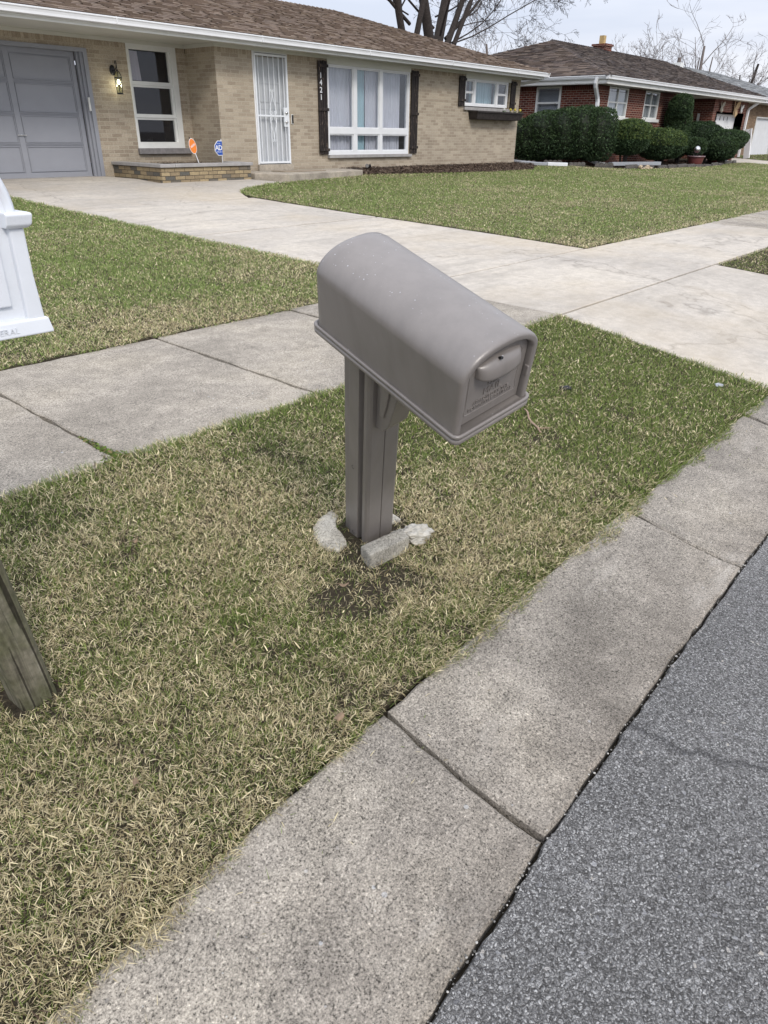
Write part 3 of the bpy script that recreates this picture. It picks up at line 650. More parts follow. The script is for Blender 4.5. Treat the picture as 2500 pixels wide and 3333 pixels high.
text_mb(mb, 'POSTMASTER GENERAL', .0132, (Wb/2-.001, tz, .0675), (1, 0, 0), (0, 0, 1), .0019, spacing=1.06)
world_mb(mb).build('raised_lettering', M['mail_grey'], door)
# awning-shaped pull under the arch
mb = MB(); rings = []
for k in range(13):
    ang = (k/12)*math.pi/2; ring = []
    for j in range(29):
        u = -math.cos(math.pi*j/28); w_ = max(0, 1-abs(u)**3.2)**(1/2.6)
        ring.append((Wb/2+.069*u, DY-.031*math.sin(ang)**.8*w_, .1625+.006*u*u+(.044-.014*u*u)*math.cos(ang)))
    rings.append(ring)
for off, zz_ in ((.004, -.001), (.0075, .002), (.010, .012)):
    rings.append([(x*(1-.02)+.02*Wb/2, min(DY+.001, y+off), z+zz_) for x, y, z in rings[12]])
mb.loft(rings, False)
hd = world_mb(mb).build('handle', M['mail_grey'], door, smooth=True)
mb = MB(); mb.tube([(.118, DY-.012, .203), (.118, DY-.020, .209)], .0036, 10)
world_mb(mb).build('flag_peg', M['rubber_black'], door)
mb = MB(); mb.box(Wb-.0265, Wb-.0205, -.001, .011, .100, .128); world_mb(mb).build('latch', M['mail_grey'], body, bevel=.002)
# broken concrete collar, block, crumpled white thing
def rock(name, pts, zt, zb, mat, label, cat, amp=.006, sub=3, bev=.008, group=None):
    """irregular prism over plan polygon pts, top height zt(x,y)"""
    bm = bmesh.new(); f = bm.faces.new([bm.verts.new((x, y, zb)) for x, y in pts]); f.normal_update()
    if f.normal.z < 0: f.normal_flip()
    r = bmesh.ops.extrude_face_region(bm, geom=[f]); 
    for v in [g for g in r['geom'] if isinstance(g, bmesh.types.BMVert)]: v.co.z = zt(v.co.x, v.co.y) if callable(zt) else zt
    bmesh.ops.recalc_face_normals(bm, faces=bm.faces)
    bmesh.ops.bevel(bm, geom=list(bm.edges), offset=bev, segments=2, profile=.6, affect='EDGES')
    bmesh.ops.triangulate(bm, faces=bm.faces)
    for _ in range(sub):
        long_ = [e for e in bm.edges if e.calc_length() > .02]
        if long_: bmesh.ops.subdivide_edges(bm, edges=long_, cuts=1)
        bmesh.ops.triangulate(bm, faces=[q for q in bm.faces if len(q.verts) > 3])
    for v in bm.verts:
        nv = noise.noise_vector(v.co*38)+.5*noise.noise_vector(v.co*110); v.co += nv*amp
    me = bpy.data.meshes.new(name); bm.to_mesh(me); bm.free(); me.materials.append(mat); me.shade_smooth()
    c = (sum(p[0] for p in pts)/len(pts), sum(p[1] for p in pts)/len(pts))
    for v in me.vertices: v.co -= Vector((c[0], c[1], zb))
    o = bpy.data.objects.new(name, me); COL.objects.link(o); o.location = (c[0], c[1], zb)
    return tag(o, label, cat, group)
gb = -1.325
pad = [(1.505, 1.56), (1.50, 1.60), (1.53, 1.665), (1.575, 1.705), (1.63, 1.73), (1.70, 1.735), (1.69, 1.69), (1.645, 1.66), (1.615, 1.63), (1.608, 1.575), (1.575, 1.535), (1.53, 1.53)]
rock('footing_pad', pad, lambda x, y: gz(y)+.006+.02*smooth_noise(x, y, 14, 4), -1.37, M['footing_white'], 'flat pale broken concrete pad in the grass left of the taupe mailbox post', 'concrete footing', .004, 4, .004)
rock('footing_chip', [(1.79, 1.53), (1.80, 1.585), (1.845, 1.60), (1.865, 1.555), (1.85, 1.515)], lambda x, y: gz(y)+.008, -1.37, M['footing_white'], 'small pale concrete piece behind the grey block on the right of the post', 'concrete footing', .004, 3, .004)
rock('concrete_block', [(1.563, 1.458), (1.539, 1.389), (1.724, 1.370), (1.752, 1.434)], lambda x, y: -1.270+.02*(x-1.6), -1.345, M['footing'], 'broken grey concrete block lying against the front of the taupe mailbox post', 'concrete block', .0019, 5, .006)
def crumple(name, c, r, mat, label, cat, seed, sub=5):
    bm = bmesh.new(); bmesh.ops.create_icosphere(bm, subdivisions=sub, radius=1)
    for v in bm.verts:
        p = v.co.copy(); k = 1+.45*noise.noise(p*1.9+Vector((seed, 0, 0)))-.45*abs(noise.noise(p*3.4+Vector((0, seed, 0))))-.22*abs(noise.noise(p*8+Vector((0, 0, seed))))+.06*noise.noise(p*20)
        v.co = Vector((p.x*r[0]*k, p.y*r[1]*k, max(-.4, p.z)*r[2]*k))
    me = bpy.data.meshes.new(name); bm.to_mesh(me); bm.free(); me.materials.append(mat); me.shade_smooth()
    o = bpy.data.objects.new(name, me); COL.objects.link(o); o.location = c; return tag(o, label, cat)
o = crumple('crumpled_bag', (1.785, 1.402, -1.303), (.095, .045, .036), M['rag'], 'crumpled dirty white plastic bag lying beside the broken concrete block', 'bag', 3); o.rotation_euler = (0, .12, -.25)
crumple('foil_scrap', (4.53, 1.22, gz(1.21)+.006), (.035, .025, .012), M['foil'], 'crushed silvery foil scrap in the grass by the driveway edge', 'litter', 8, 3)
crumple('dark_clod', (3.66, 1.80, gz(1.8)+.004), (.045, .03, .012), M['rubber_black'], 'dark flat clod lying in the green grass behind the taupe mailbox', 'clod', 5, 3)
mb = MB(); P = [(3.17, 1.775), (3.14, 1.74), (3.09, 1.70), (3.05, 1.66), (3.01, 1.60), (2.985, 1.57)]
mb.tube([(x, y, gz(y)+.016+.004*math.sin(i*2.1)) for i, (x, y) in enumerate(P)], [.003, .0045, .005, .005, .0045, .003], 7)
mb.tube([(3.01, 1.60, gz(1.6)+.018), (3.04, 1.575, gz(1.6)+.016), (3.075, 1.565, gz(1.6)+.010)], [.003, .0025, .0015], 6)
tag(mb.build('twig', M['twig']), 'pale forked dry twig lying in the grass right of the taupe mailbox', 'twig')
LEAF_L = {0: 'pale dry leaf lying in straw grass left of the taupe mailbox', 1: 'pointed brown leaf in the bare patch in front of the taupe mailbox', 2: 'brown dry leaf at the curb edge above the long curb joint', 3: 'orange brown leaf in the straw grass near the bottom left corner'}
for i, (x, y, s_, rz) in enumerate(((1.02, 2.0, .010, .4), (1.38, 1.36, .012, 2.2), (.97, .985, .014, .1), (.50, 1.17, .010, 1.2))):
    mb = MB(); pts = []
    for a in np.linspace(0, 2*math.pi, 12, endpoint=False):
        r = s_*(1 if int(a*3) % 2 else .75); pts.append((r*1.5*math.cos(a), r*.8*math.sin(a), .006*math.cos(2*a)))
    mb.add([(0, 0, .002)]+pts, [(0, 1+k, 1+(k+1) % 12) for k in range(12)]); mb.tube([(s_*1.3, 0, .004), (s_*2.1, .002, .008)], .0008, 5)
    o = mb.build('dry_leaf', M['leaf_dry'], None, smooth=True); o.location = (x, y, gz(y)+.028); o.rotation_euler = (.3, .2, rz); tag(o, LEAF_L[i], 'leaf', 'dry leaves in the grass')
# ------------------------------------------------------------------ wooden post and the white mailbox
mb = MB(); prof = rrect(-.047, .047, -.047, .047, .020, 5); rings = []
for k in range(22):
    t_ = k/21; z = -.12+1.155*t_; s_ = 1+.02*noise.noise(Vector((t_*6, 3, 0)))
    rings.append([((x*s_) + .0015*noise.noise(Vector((x*60, y*60, z*9))), y*s_ + .0015*noise.noise(Vector((x*60, y*60, z*9+5))), z) for x, y in prof])
mb.loft(rings, True, True, True)
WP = Vector((.472, 1.612, -1.305))
o = mb.build('wooden_post', M['wood_post'], None, smooth=False, bevel=.0); o.location = WP; o.rotation_euler = (R(1.0), R(-6.2), R(4))
tag(o, 'weathered mossy square wooden post leaning left at the edge of the photo', 'post')
wm = thing('mailbox', (.357, 1.35, -.271), 'white plastic mailbox with a domed top, cut off by the left edge', 'mailbox')
cx, hw, y0w, y1w = .3575, .121, 1.10, 1.62
def warch(y, d=0, h=0):
    zs = -.108; P = [(cx+hw+.002-d, y, -.268), (cx+hw-.001-d, y, -.19), (cx+hw-.004-d, y, zs)]
    for k in range(1, 24): a = math.pi*k/24; P.append((cx+(hw-.004-d)*math.cos(a), y, zs+(hw-.004-d)*math.sin(a)))
    P += [(cx-hw+.004+d, y, zs), (cx-hw+.001+d, y, -.19), (cx-hw-.002+d, y, -.268)]; return P
mb = MB(); rr = [warch(y0w+.004, .014), warch(y0w, .010), warch(y0w+.001, .004), warch(y0w+.006, 0), warch(y0w+.05), warch(y1w-.02), warch(y1w-.004, .006), warch(y1w, .018)]
mb.loft(rr, False); mb.add(rr[-1], [tuple(reversed(range(len(rr[-1]))))]); mb.box(cx-hw, cx+hw, y0w+.01, y1w-.004, -.271, -.266)
mb.build('body', M['mail_white'], wm, smooth=True)
mb = MB(); fp = warch(y0w+.0045, .0135)
mb.add(fp, [tuple(range(len(fp)))]); mb.add([(x, y+.004, z) for x, y, z in fp], [tuple(reversed(range(len(fp))))])
dr = mb.build('door', M['mail_white'], wm)
mb = MB(); mb.box(cx-.081, cx+.081, y0w-.002, y0w+.0042, -.229, -.135); mb.build('door_panel', M['mail_white'], dr, bevel=.0018, seg=2)
for sg in (-1, 1):
    mb = MB(); xa, xb = cx+sg*.098, cx+sg*.120; xa, xb = min(xa, xb), max(xa, xb)
    mb.loft([[(xa, y0w-.006, z), (xb-.001+.004*(z < -.2), y0w-.006, z), (xb+.001+.004*(z < -.2), y0w+.012, z), (xa, y0w+.012, z)] for z in (-.254, -.19, -.124)], True, True, True); mb.build('pilaster', M['mail_white'], wm, bevel=.0025, seg=3)
    mb = MB(); prof = [(-.124, .004), (-.120, .009), (-.108, .011), (-.105, .011), (-.103, .006)]
    mb.loft([[(min(cx+sg*.092, cx+sg*(.119+e)), y0w-.006-e, z), (max(cx+sg*.092, cx+sg*(.119+e)), y0w-.006-e, z), (max(cx+sg*.092, cx+sg*(.119+e)), y0w+.035, z), (min(cx+sg*.092, cx+sg*(.119+e)), y0w+.035, z)] for z, e in prof], True, True, True)
    mb.build('trim_block', M['mail_white'], wm, bevel=.002, seg=3)
mb = MB(); mb.loft([[(cx-hw-e, y0w-.008-e2, z), (cx+hw+e, y0w-.008-e2, z), (cx+hw+e, y0w+.03, z), (cx-hw-e, y0w+.03, z)] for z, e, e2 in ((-.2715, .009, .004), (-.269, .009, .004), (-.2505, .006, .001), (-.2485, .002, -.004))], True, True, True)
tr_ = mb.build('base_moulding', M['mail_white'], wm, bevel=.0015)
mb = MB(); text_mb(mb, 'POSTMASTER GENERAL', .0125, (cx+.010, y0w-.0112, -.2655), (1, 0, 0), (0, -.1, 1), .001, spacing=1.06); mb.build('raised_lettering', M['mail_white'], tr_)
# ------------------------------------------------------------------ house helpers
def wallx(mb, x0, x1, z0, z1, y, openings=(), depth=.12, mi=0):
    """brick wall facing -Y with openings (xa,xb,za,zb): front faces between openings plus the reveals"""
    xs = sorted({x0, x1, *[v for o_ in openings for v in o_[:2]]}); zs = sorted({z0, z1, *[v for o_ in openings for v in o_[2:4]]})
    for i in range(len(xs)-1):
        for k in range(len(zs)-1):
            cx_, cz_ = (xs[i]+xs[i+1])/2, (zs[k]+zs[k+1])/2
            if any(a < cx_ < b and c < cz_ < d for a, b, c, d in openings): continue
            mb.quad((xs[i], y, zs[k]), (xs[i+1], y, zs[k]), (xs[i+1], y, zs[k+1]), (xs[i], y, zs[k+1]), mi=mi)
    for a, b, c, d in openings:
        mb.quad((a, y, c), (a, y, d), (a, y+depth, d), (a, y+depth, c), mi=mi); mb.quad((b, y, d), (b, y, c), (b, y+depth, c), (b, y+depth, d), mi=mi)
        mb.quad((a, y, d), (b, y, d), (b, y+depth, d), (a, y+depth, d), mi=mi); mb.quad((a, y, c), (a, y+depth, c), (b, y+depth, c), (b, y, c), mi=mi)
def wally(mb, x, y0, y1, z0, z1, openings=(), side=-1, depth=.12, mi=0):
    ys_ = sorted({y0, y1, *[v for o_ in openings for v in o_[:2]]}); zs = sorted({z0, z1, *[v for o_ in openings for v in o_[2:4]]})
    for i in range(len(ys_)-1):
        for k in range(len(zs)-1):
            cy_, cz_ = (ys_[i]+ys_[i+1])/2, (zs[k]+zs[k+1])/2
            if any(a < cy_ < b and c < cz_ < d for a, b, c, d in openings): continue
            q = [(x, ys_[i], zs[k]), (x, ys_[i+1], zs[k]), (x, ys_[i+1], zs[k+1]), (x, ys_[i], zs[k+1])]
            mb.add(q if side > 0 else q[::-1], [(0, 1, 2, 3)], mi=mi)
    dx = -side*depth
    for a, b, c, d in openings:
        mb.quad((x, a, c), (x, a, d), (x+dx, a, d), (x+dx, a, c), mi=mi); mb.quad((x, b, d), (x, b, c), (x+dx, b, c), (x+dx, b, d), mi=mi)
        mb.quad((x, a, d), (x, b, d), (x+dx, b, d), (x+dx, a, d), mi=mi); mb.quad((x, a, c), (x+dx, a, c), (x+dx, b, c), (x, b, c), mi=mi)
def roof_plane(mb, e0, e1, r0, r1, cols, rise_rows=.13, tabw=(.10, .24), seed=1, under=True):
    """overlapping shingle tabs from eave e0-e1 up to ridge r0-r1 (hips = converging ends)"""
    rn = random.Random(seed); e0, e1, r0, r1 = map(Vector, (e0, e1, r0, r1)); along = (e1-e0).normalized()
    up = (r0-e0); up = up-along*up.dot(along); Ls = up.length; upn = up/Ls; nrm = along.cross(upn).normalized()
    if nrm.z < 0: nrm = -nrm
    rows = max(2, int(Ls/rise_rows)); ax = lambda p: (p-e0).dot(along)
    x0, x1, xr0, xr1 = 0, ax(e1), ax(r0), ax(r1)
    for i in range(rows):
        t0, t1 = i/rows, (i+1)/rows; a0, a1 = x0+(xr0-x0)*t0, x1+(xr1-x1)*t0; b0, b1 = x0+(xr0-x0)*t1, x1+(xr1-x1)*t1
        x = a0; 
        while x < a1-1e-4:
            wd = rn.uniform(*tabw); xe = min(x+wd, a1); th = rn.choice((.010, .012, .022, .026)); c = rn.choice(cols); k = rn.uniform(.92, 1.08); c = tuple(q*k for q in c)
            tl, tr2 = min(max(x, b0), b1), max(min(xe, b1), b0)
            A = e0+along*x+upn*(Ls*t0-.004); B = e0+along*xe+upn*(Ls*t0-.004); T1 = e0+along*tr2+upn*(Ls*t1); T0 = e0+along*tl+upn*(Ls*t1)
            mb.add([A, B, B+nrm*th, A+nrm*th, T1+nrm*.001, T0+nrm*.001], [(0, 1, 2, 3), (3, 2, 4, 5)], c); x = xe
    if under:
        o_ = -nrm*.02; mb.quad(e0+o_, e1+o_, r1+o_, r0+o_, (.05, .045, .04))
def ridge_caps(mb, a, b, cols, seed=3, wd=.14, h=.03):
    a, b = Vector(a), Vector(b); t = (b-a).normalized(); s_ = t.cross(Vector((0, 0, 1))).normalized(); n = int((b-a).length/.16); rn = random.Random(seed)
    for i in range(n):
        p = a+t*((b-a).length*i/n); q = a+t*((b-a).length*(i+1)/n+.02); c = rn.choice(cols); u = Vector((0, 0, h+.01)); v = Vector((0, 0, h)); dn = Vector((0, 0, -.035))
        mb.add([p-s_*wd+dn+u*.6, p+u, p+s_*wd+dn+u*.6, q-s_*wd+dn+v*.3, q+v*.6, q+s_*wd+dn+v*.3], [(0, 1, 4, 3), (1, 2, 5, 4), (0, 2, 1)], c)
def gutter_x(mb, x0, x1, y, zt, h=.105, d=.12):
    """K-style gutter running along X whose front face is at y"""
    prof = [(y+d, zt), (y+d, zt-h), (y+.045, zt-h), (y+.02, zt-h*.62), (y+.012, zt-h*.30), (y, zt-h*.2), (y, zt-.006), (y+.004, zt), (y+.014, zt-.002), (y+.014, zt-.012)]
    mb.loft([[(x, a, b) for a, b in prof] for x in (x0, x1)], False); 
    for x, rv in ((x0, 0), (x1, 1)): 
        pr = [(x, a, b) for a, b in prof[:8]]; mb.add(pr if rv else pr[::-1], [tuple(range(8))])
    mb.box(x0+.01, x1-.01, y+.02, y+d, zt-h+.005, zt-.03)
def gutter_y(mb, x, sgn, y0, y1, zt, h=.105, d=.12):
    prof = [(x-sgn*d, zt), (x-sgn*d, zt-h), (x-sgn*.045, zt-h), (x-sgn*.02, zt-h*.62), (x-sgn*.012, zt-h*.30), (x, zt-h*.2), (x, zt-.006), (x-sgn*.004, zt), (x-sgn*.014, zt-.002)]
    mb.loft([[(a, y, b) for a, b in prof] for y in (y0, y1)], False)
    for y in (y0, y1): mb.add([(a, y, b) for a, b in prof[:8]], [tuple(range(8))])
def downspout(mb, pts, wx=.045, wy=.035):
    pts = [Vector(p) for p in pts]; rings = []
    for i, p in enumerate(pts):
        t_ = (pts[min(i+1, len(pts)-1)]-pts[max(i-1, 0)]).normalized(); s_ = Vector((1, 0, 0)); s_ = (s_-t_*s_.dot(t_)).normalized(); b_ = t_.cross(s_)
        rings.append([p+s_*wx*a+b_*wy*b for a, b in ((-1, -.8), (-.8, -1), (.8, -1), (1, -.8), (1, .8), (.8, 1), (-.8, 1), (-1, .8))])
    mb.loft(rings, True, True, True)
def frame_box(mb, x0, x1, z0, z1, y, y2, wl, wr=None, wb=None, wt=None):
    wr = wl if wr is None else wr; wb = wl if wb is None else wb; wt = wl if wt is None else wt
    mb.box(x0, x0+wl, y, y2, z0, z1); mb.box(x1-wr, x1, y, y2, z0, z1); mb.box(x0+wl, x1-wr, y, y2, z0, z0+wb); mb.box(x0+wl, x1-wr, y, y2, z1-wt, z1)
def curtain(x0, x1, z0, z1, y, mat, parent, seed=0, amp=.03, wl=.13):
    mb = MB(); n = max(8, int((x1-x0)/.012)); rn = random.Random(seed); ph = [rn.uniform(0, 6) for _ in range(4)]
    def yy(x, k): return y+amp*(math.sin(x*2*math.pi/wl+ph[0])+.5*math.sin(x*2*math.pi/(wl*.43)+ph[1])+.6*math.sin(x*2*math.pi/(wl*2.7)+ph[2]))*(.8+.3*k)
    rows = [[(x0+(x1-x0)*i/n, yy(x0+(x1-x0)*i/n, k), z1+(z0-z1)*k) for i in range(n+1)] for k in (0, .5, 1)]
    mb.loft(rows, False); return mb.build('curtain', mat, parent, smooth=True)
# ------------------------------------------------------------------ tan brick house
WY, GY, RX, WT = 13.2, 14.14, 21.2, 1.45
house = thing('brick_house', (12, 16, -.8), 'tan brick ranch house with brown shingle roof and dark wooden shutters', 'house')
ow = MB(); zb = -.95
DO = (10.99, 11.93, -.62, WT); BW = (13.10, 16.01, -.46, WT); SW = (18.38, 20.64, .68, WT)
wallx(ow, 10.07, RX, zb, WT-.095, WY, [(DO[0], DO[1], zb, WT-.095), (BW[0], BW[1], -.46, WT-.095), (SW[0], SW[1], .68, WT-.095)])
wallx(ow, 0.5, 10.07, zb, WT-.095, GY, [(5.15, 7.925, zb, 1.292), (8.74, 9.83, -.32, WT-.095)], depth=.16)
wally(ow, 10.07, WY, GY, zb, WT-.095, side=-1); wally(ow, RX, WY, 20.8, zb, WT+.05, side=1); wally(ow, .5, GY, 20.8, zb, WT+.05, side=-1)
ow.quad((RX, 20.8, zb), (.5, 20.8, zb), (.5, 20.8, WT+.05), (RX, 20.8, WT+.05))
ow.build('brick_wall', M['tan_brick'], house)
rw = MB(); ry = WY-.003
for q in [(a, b, ry, WY+.05) for a, b in ((10.067, DO[0]), (DO[1], 13.10), (16.01, 18.38), (20.64, RX))] + [(a, b, GY-.003, GY+.05) for a, b in ((.5, 8.74), (9.83, 10.05))] + [(10.066, 10.12, WY+.05, GY-.004)]:
    rw = MB(); rw.box(*q, WT-.095, WT+.002); rw.build('rowlock_course', M['tan_rowlock'], house)
mb = MB()  # poured sill strip under the wall and door threshold
mb.box(DO[0]-.02, DO[1]+.03, WY-.06, WY+.10, -.80, -.625); mb.build('door_threshold', M['step'], house, bevel=.008)
mb = MB(); mb.box(12.0, RX+.008, WY-.008, WY+.02, -.90, -.755); mb.build('foundation_strip', M['stone_sill'], house, bevel=.004)
# eaves
EY, EX = 12.60, 21.85
mb = MB(); mb.box(-.5, EX-.12, EY+.121, GY+.02, 1.497, 1.507); mb.box(RX-.02, EX-.12, GY+.02, 21.3, 1.497, 1.507); so_ = mb.build('soffit', M['soffit'], house)
mb = MB(); mb.box(10.05, RX+.012, WY-.022, WY-.004, WT-.012, 1.497); mb.box(.5, 10.045, GY-.022, GY-.004, WT-.012, 1.497); mb.box(10.045, 10.062, WY-.022, GY-.004, WT-.012, 1.497)
mb.build('frieze_board', M['soffit'], house, bevel=.003)
mb = MB(); mb.box(-.5, EX-.115, EY+.122, EY+.145, 1.470, 1.625); mb.box(EX-.14, EX-.116, EY+.146, 21.3, 1.470, 1.625); mb.build('fascia', M['white_trim'], house, bevel=.003)
mb = MB(); gutter_x(mb, -.5, EX, EY, 1.634); gutter_y(mb, EX, 1, EY+.13, 21.3, 1.634)
for xs_ in (1.6, 4.7, 7.7, 10.8, 13.9, 17.0, 20.1): mb.box(xs_, xs_+.012, EY-.002, EY+.05, 1.53, 1.639)
mb.build('gutter', M['white_paint'], house)
BR = [(.185, .142, .114), (.172, .132, .106), (.20, .155, .122), (.155, .12, .098), (.21, .165, .128), (.178, .138, .11), (.19, .146, .117)]
kk = 4.42; rt = .31; ez = 1.645; rz_ = ez+rt*kk
mb = MB(); roof_plane(mb, (-.5, EY+.03, ez), (EX-.03, EY+.03, ez), (-.5, EY+.03+kk, rz_), (EX-.03-kk, EY+.03+kk, rz_), BR, seed=4)
roof_plane(mb, (EX-.03, EY+.03, ez), (EX-.03, EY+.03+2*kk, ez), (EX-.03-kk, EY+.03+kk, rz_), (EX-.03-kk, EY+.03+kk, rz_), BR, seed=5)
mb.quad((EX-.03, EY+.03+2*kk, ez), (-.5, EY+.03+2*kk, ez), (-.5, EY+.03+kk, rz_), (EX-.03-kk, EY+.03+kk, rz_), (.12, .09, .07))
mb.add([(-.5, EY+.03, ez), (-.5, EY+.03+kk, rz_), (-.5, EY+.03+2*kk, ez)], [(0, 1, 2)], (.3, .3, .3))
ridge_caps(mb, (EX-.03, EY+.03, ez), (EX-.03-kk, EY+.03+kk, rz_), BR, wd=.10, h=.012); ridge_caps(mb, (-.5, EY+.03+kk, rz_), (EX-.03-kk, EY+.03+kk, rz_), BR, wd=.12, h=.02)
mb.build('roof', M['shingle'], house)
mb = MB(); downspout(mb, [(21.74, 12.85, 1.52), (21.72, 12.92, 1.45), (21.45, 13.35, 1.36), (21.26, 13.6, 1.25), (21.26, 13.6, .9), (21.26, 13.6, -.75)]); mb.build('downspout', M['white_paint'], house)
# garage door
gd = MB(); gx0, gx1, gz0, gz1, gy = 5.27, 7.745, -.80, 1.235, GY+.13
gd.box(gx0, gx1, gy+.012, gy+.05, gz0, gz1)
def panel_cells(x0, x1, rows, cols, mb, y, sx=.05, rl=.03):
    for c0, c1 in cols:
        for r0_, r1_ in rows:
            mb.box(c0, c0+.012, y-.004, y+.013, r0_, r1_); mb.box(c1-.012, c1, y-.004, y+.013, r0_, r1_); mb.box(c0+.012, c1-.012, y-.004, y+.013, r0_, r0_+.012); mb.box(c0+.012, c1-.012, y-.004, y+.013, r1_-.012, r1_)
rowsz = [(-.70, -.285), (-.225, .205), (.26, .70), (.76, 1.13)]
for xa, xb in ((gx0, 5.34), (6.465, 6.56), (7.66, gx1)): gd.box(xa, xb, gy, gy+.011, gz0, gz1)
for za, zb_ in ((gz0, -.72), (-.270, -.258), (-.252, -.240), (.220, .230), (.236, .247), (.714, .727), (.733, .746), (1.145, gz1)):
    for xa, xb in ((5.34, 6.465), (6.56, 7.66)): gd.box(xa, xb, gy, gy+.011, za, zb_)
panel_cells(0, 0, rowsz, [(5.355, 6.45), (6.575, 7.645)], gd, gy)
gdo = gd.build('garage_door', M['garage_grey'], house, bevel=.002)
mb = MB(); mb.box(6.44, 6.60, gy-.03, gy-.015, -.115, -.10); mb.box(6.505, 6.53, gy-.016, gy+.0, -.12, -.095); o = mb.build('handle', M['chrome'], gdo, bevel=.004)
mb = MB(); frame_box(mb, 5.15, 7.925, -.80, 1.292, GY-.025, GY+.02, .075, wb=0.0001, wt=.062); mb.box(7.80, 7.85, GY+.02, gy-.002, -.8, 1.23); mb.box(7.757, 7.80, GY+.07, gy-.002, -.8, 1.23); mb.box(5.225, 5.27, GY+.02, gy-.002, -.8, 1.23); mb.box(5.225, 7.80, GY+.021, gy-.002, 1.231, 1.29)
mb.build('garage_frame', M['garage_grey'], house, bevel=.003)
mb = MB(); mb.box(7.80, 7.835, GY-.05, GY-.026, .30, .52); mb.build('door_sensor', M['white_trim'], house, bevel=.004)
mb = MB(); mb.box(5.27, 7.75, gy+.0, gy+.06, -.83, -.80); mb.build('bottom_seal', M['rubber_black'], gdo)
# tall three-pane window
wn = MB(); a, b = 8.74, 9.83; ty = GY-.012
frame_box(wn, a, b, -.32, WT, ty, GY+.10, .04, .13, .11, .10)
zs3 = [(.835, 1.35), (.28, .735), (-.21, .18)]
for (lo, hi), top in zip(zs3, (1.35, .80, .245)): frame_box(wn, a+.04, b-.13, lo-.035, hi+.03 if hi < 1.3 else hi, ty+.025, GY+.09, .03, .05, .035, .03 if hi < 1.3 else .0001)
wn.box(a+.04, b-.13, ty+.008, GY+.08, .768, .80); wn.box(a+.04, b-.13, ty+.008, GY+.08, .215, .245)
win = wn.build('window', M['white_trim'], house, bevel=.004)
for i, (lo, hi) in enumerate(zs3):
    mb = MB(); mb.box(a+.06, b-.17, GY+.055, GY+.06, lo-.005, hi+.005); mb.build('pane', M['glass_dark'], win)
    mb = MB(); mb.box(a+.06, b-.17, GY+.068, GY+.07, lo-.005, hi+.005); mb.build('insect_screen', M['screen_dark'], win)
mb = MB(); mb.add([(a+.075, GY+.064, .85), (a+.30, GY+.064, .845), (a+.27, GY+.064, 1.325), (a+.075, GY+.064, 1.335)], [(0, 1, 2, 3)]); mb.build('pane_reflection', M['curtain'], win)  # pale flat quad standing in for the bright reflection on the top pane
mb = MB(); mb.box(8.72, 9.96, GY-.07, GY+.04, -.425, -.322); mb.build('window_sill', M['sill_grey'], win, bevel=.006)
# front door behind a white security gate
dm = MB(); frame_box(dm, DO[0], DO[1], -.62, WT, WY-.01, WY+.10, .045, .03, .0001, .03)
fd = dm.build('front_door', M['white_door'], house, bevel=.003)
mb = MB(); mb.box(11.035, 11.90, WY+.075, WY+.09, -.61, 1.42)
for xa, xb, za, zb_ in ((11.20, 11.74, .55, 1.22),):
    for q in (xa, (xa+xb)/2-.012, xb-.024): mb.box(q, q+.024, WY+.06, WY+.076, za, zb_)
    for q in (za, (za+zb_)/2, zb_): mb.box(xa, xb, WY+.062, WY+.0765, q, q+.024)
mb.box(11.12, 11.82, WY+.068, WY+.0765, .42, .43)
mb.build('door_panel', plain('door_panel_paint', (.47, .49, .51), .5, .05, 3, .02), fd)
mb = MB(); sx0, sx1, sz0, sz1, sy = 11.015, 11.905, -.605, 1.405, WY-.035
frame_box(mb, sx0, sx1, sz0, sz1, sy, sy+.035, .038); bars = [sx0+.038+(sx1-sx0-.076-.09)*k/5 for k in range(1, 5)] + [sx1-.128]
bars = [11.115, 11.255, 11.395, 11.535, 11.675, 11.80]
for x in bars: mb.box(x-.007, x+.007, sy+.008, sy+.022, sz0+.038, sz1-.038)
mb.box(sx0+.038, sx1-.038, sy+.004, sy+.026, .285, .315)
mb.box(11.765, 11.868, sy-.002, sy+.03, .10, .46)
cxs = 11.463
def scroll(pts, r=.007): mb.tube([(x, sy+.012, z) for x, z in pts], r, 6)
for sg in (-1, 1):
    for up in (1, -1):
        c0 = .30
        scroll([(cxs, c0+up*.44), (cxs+sg*.012, c0+up*.34), (cxs+sg*.05, c0+up*.22), (cxs+sg*.085, c0+up*.12), (cxs+sg*.092, c0+up*.06), (cxs+sg*.07, c0+up*.02), (cxs+sg*.035, c0+up*.03), (cxs+sg*.03, c0+up*.07), (cxs+sg*.05, c0+up*.085)])
        scroll([(cxs, c0+up*.40), (cxs+sg*.01, c0+up*.47), (cxs+sg*.035, c0+up*.485), (cxs+sg*.045, c0+up*.455), (cxs+sg*.03, c0+up*.445)], .006)
sgt = mb.build('security_gate', M['white_metal'], fd, bevel=.0015)
mb = MB(); mb.tube([(11.82, sy+.0, .36), (11.82, sy-.03, .36)], [.03, .026], 14); mb.build('deadbolt', M['chrome'], fd, smooth=True)
mb = MB(); mb.tube([(11.82, sy+.0, .19), (11.82, sy-.03, .19)], [.03, .026], 14)
mb.tube([(11.82, sy-.03, .19), (11.82, sy-.05, .19), (11.77, sy-.055, .185)], .009, 8); mb.build('lock', M['chrome'], fd, smooth=True)
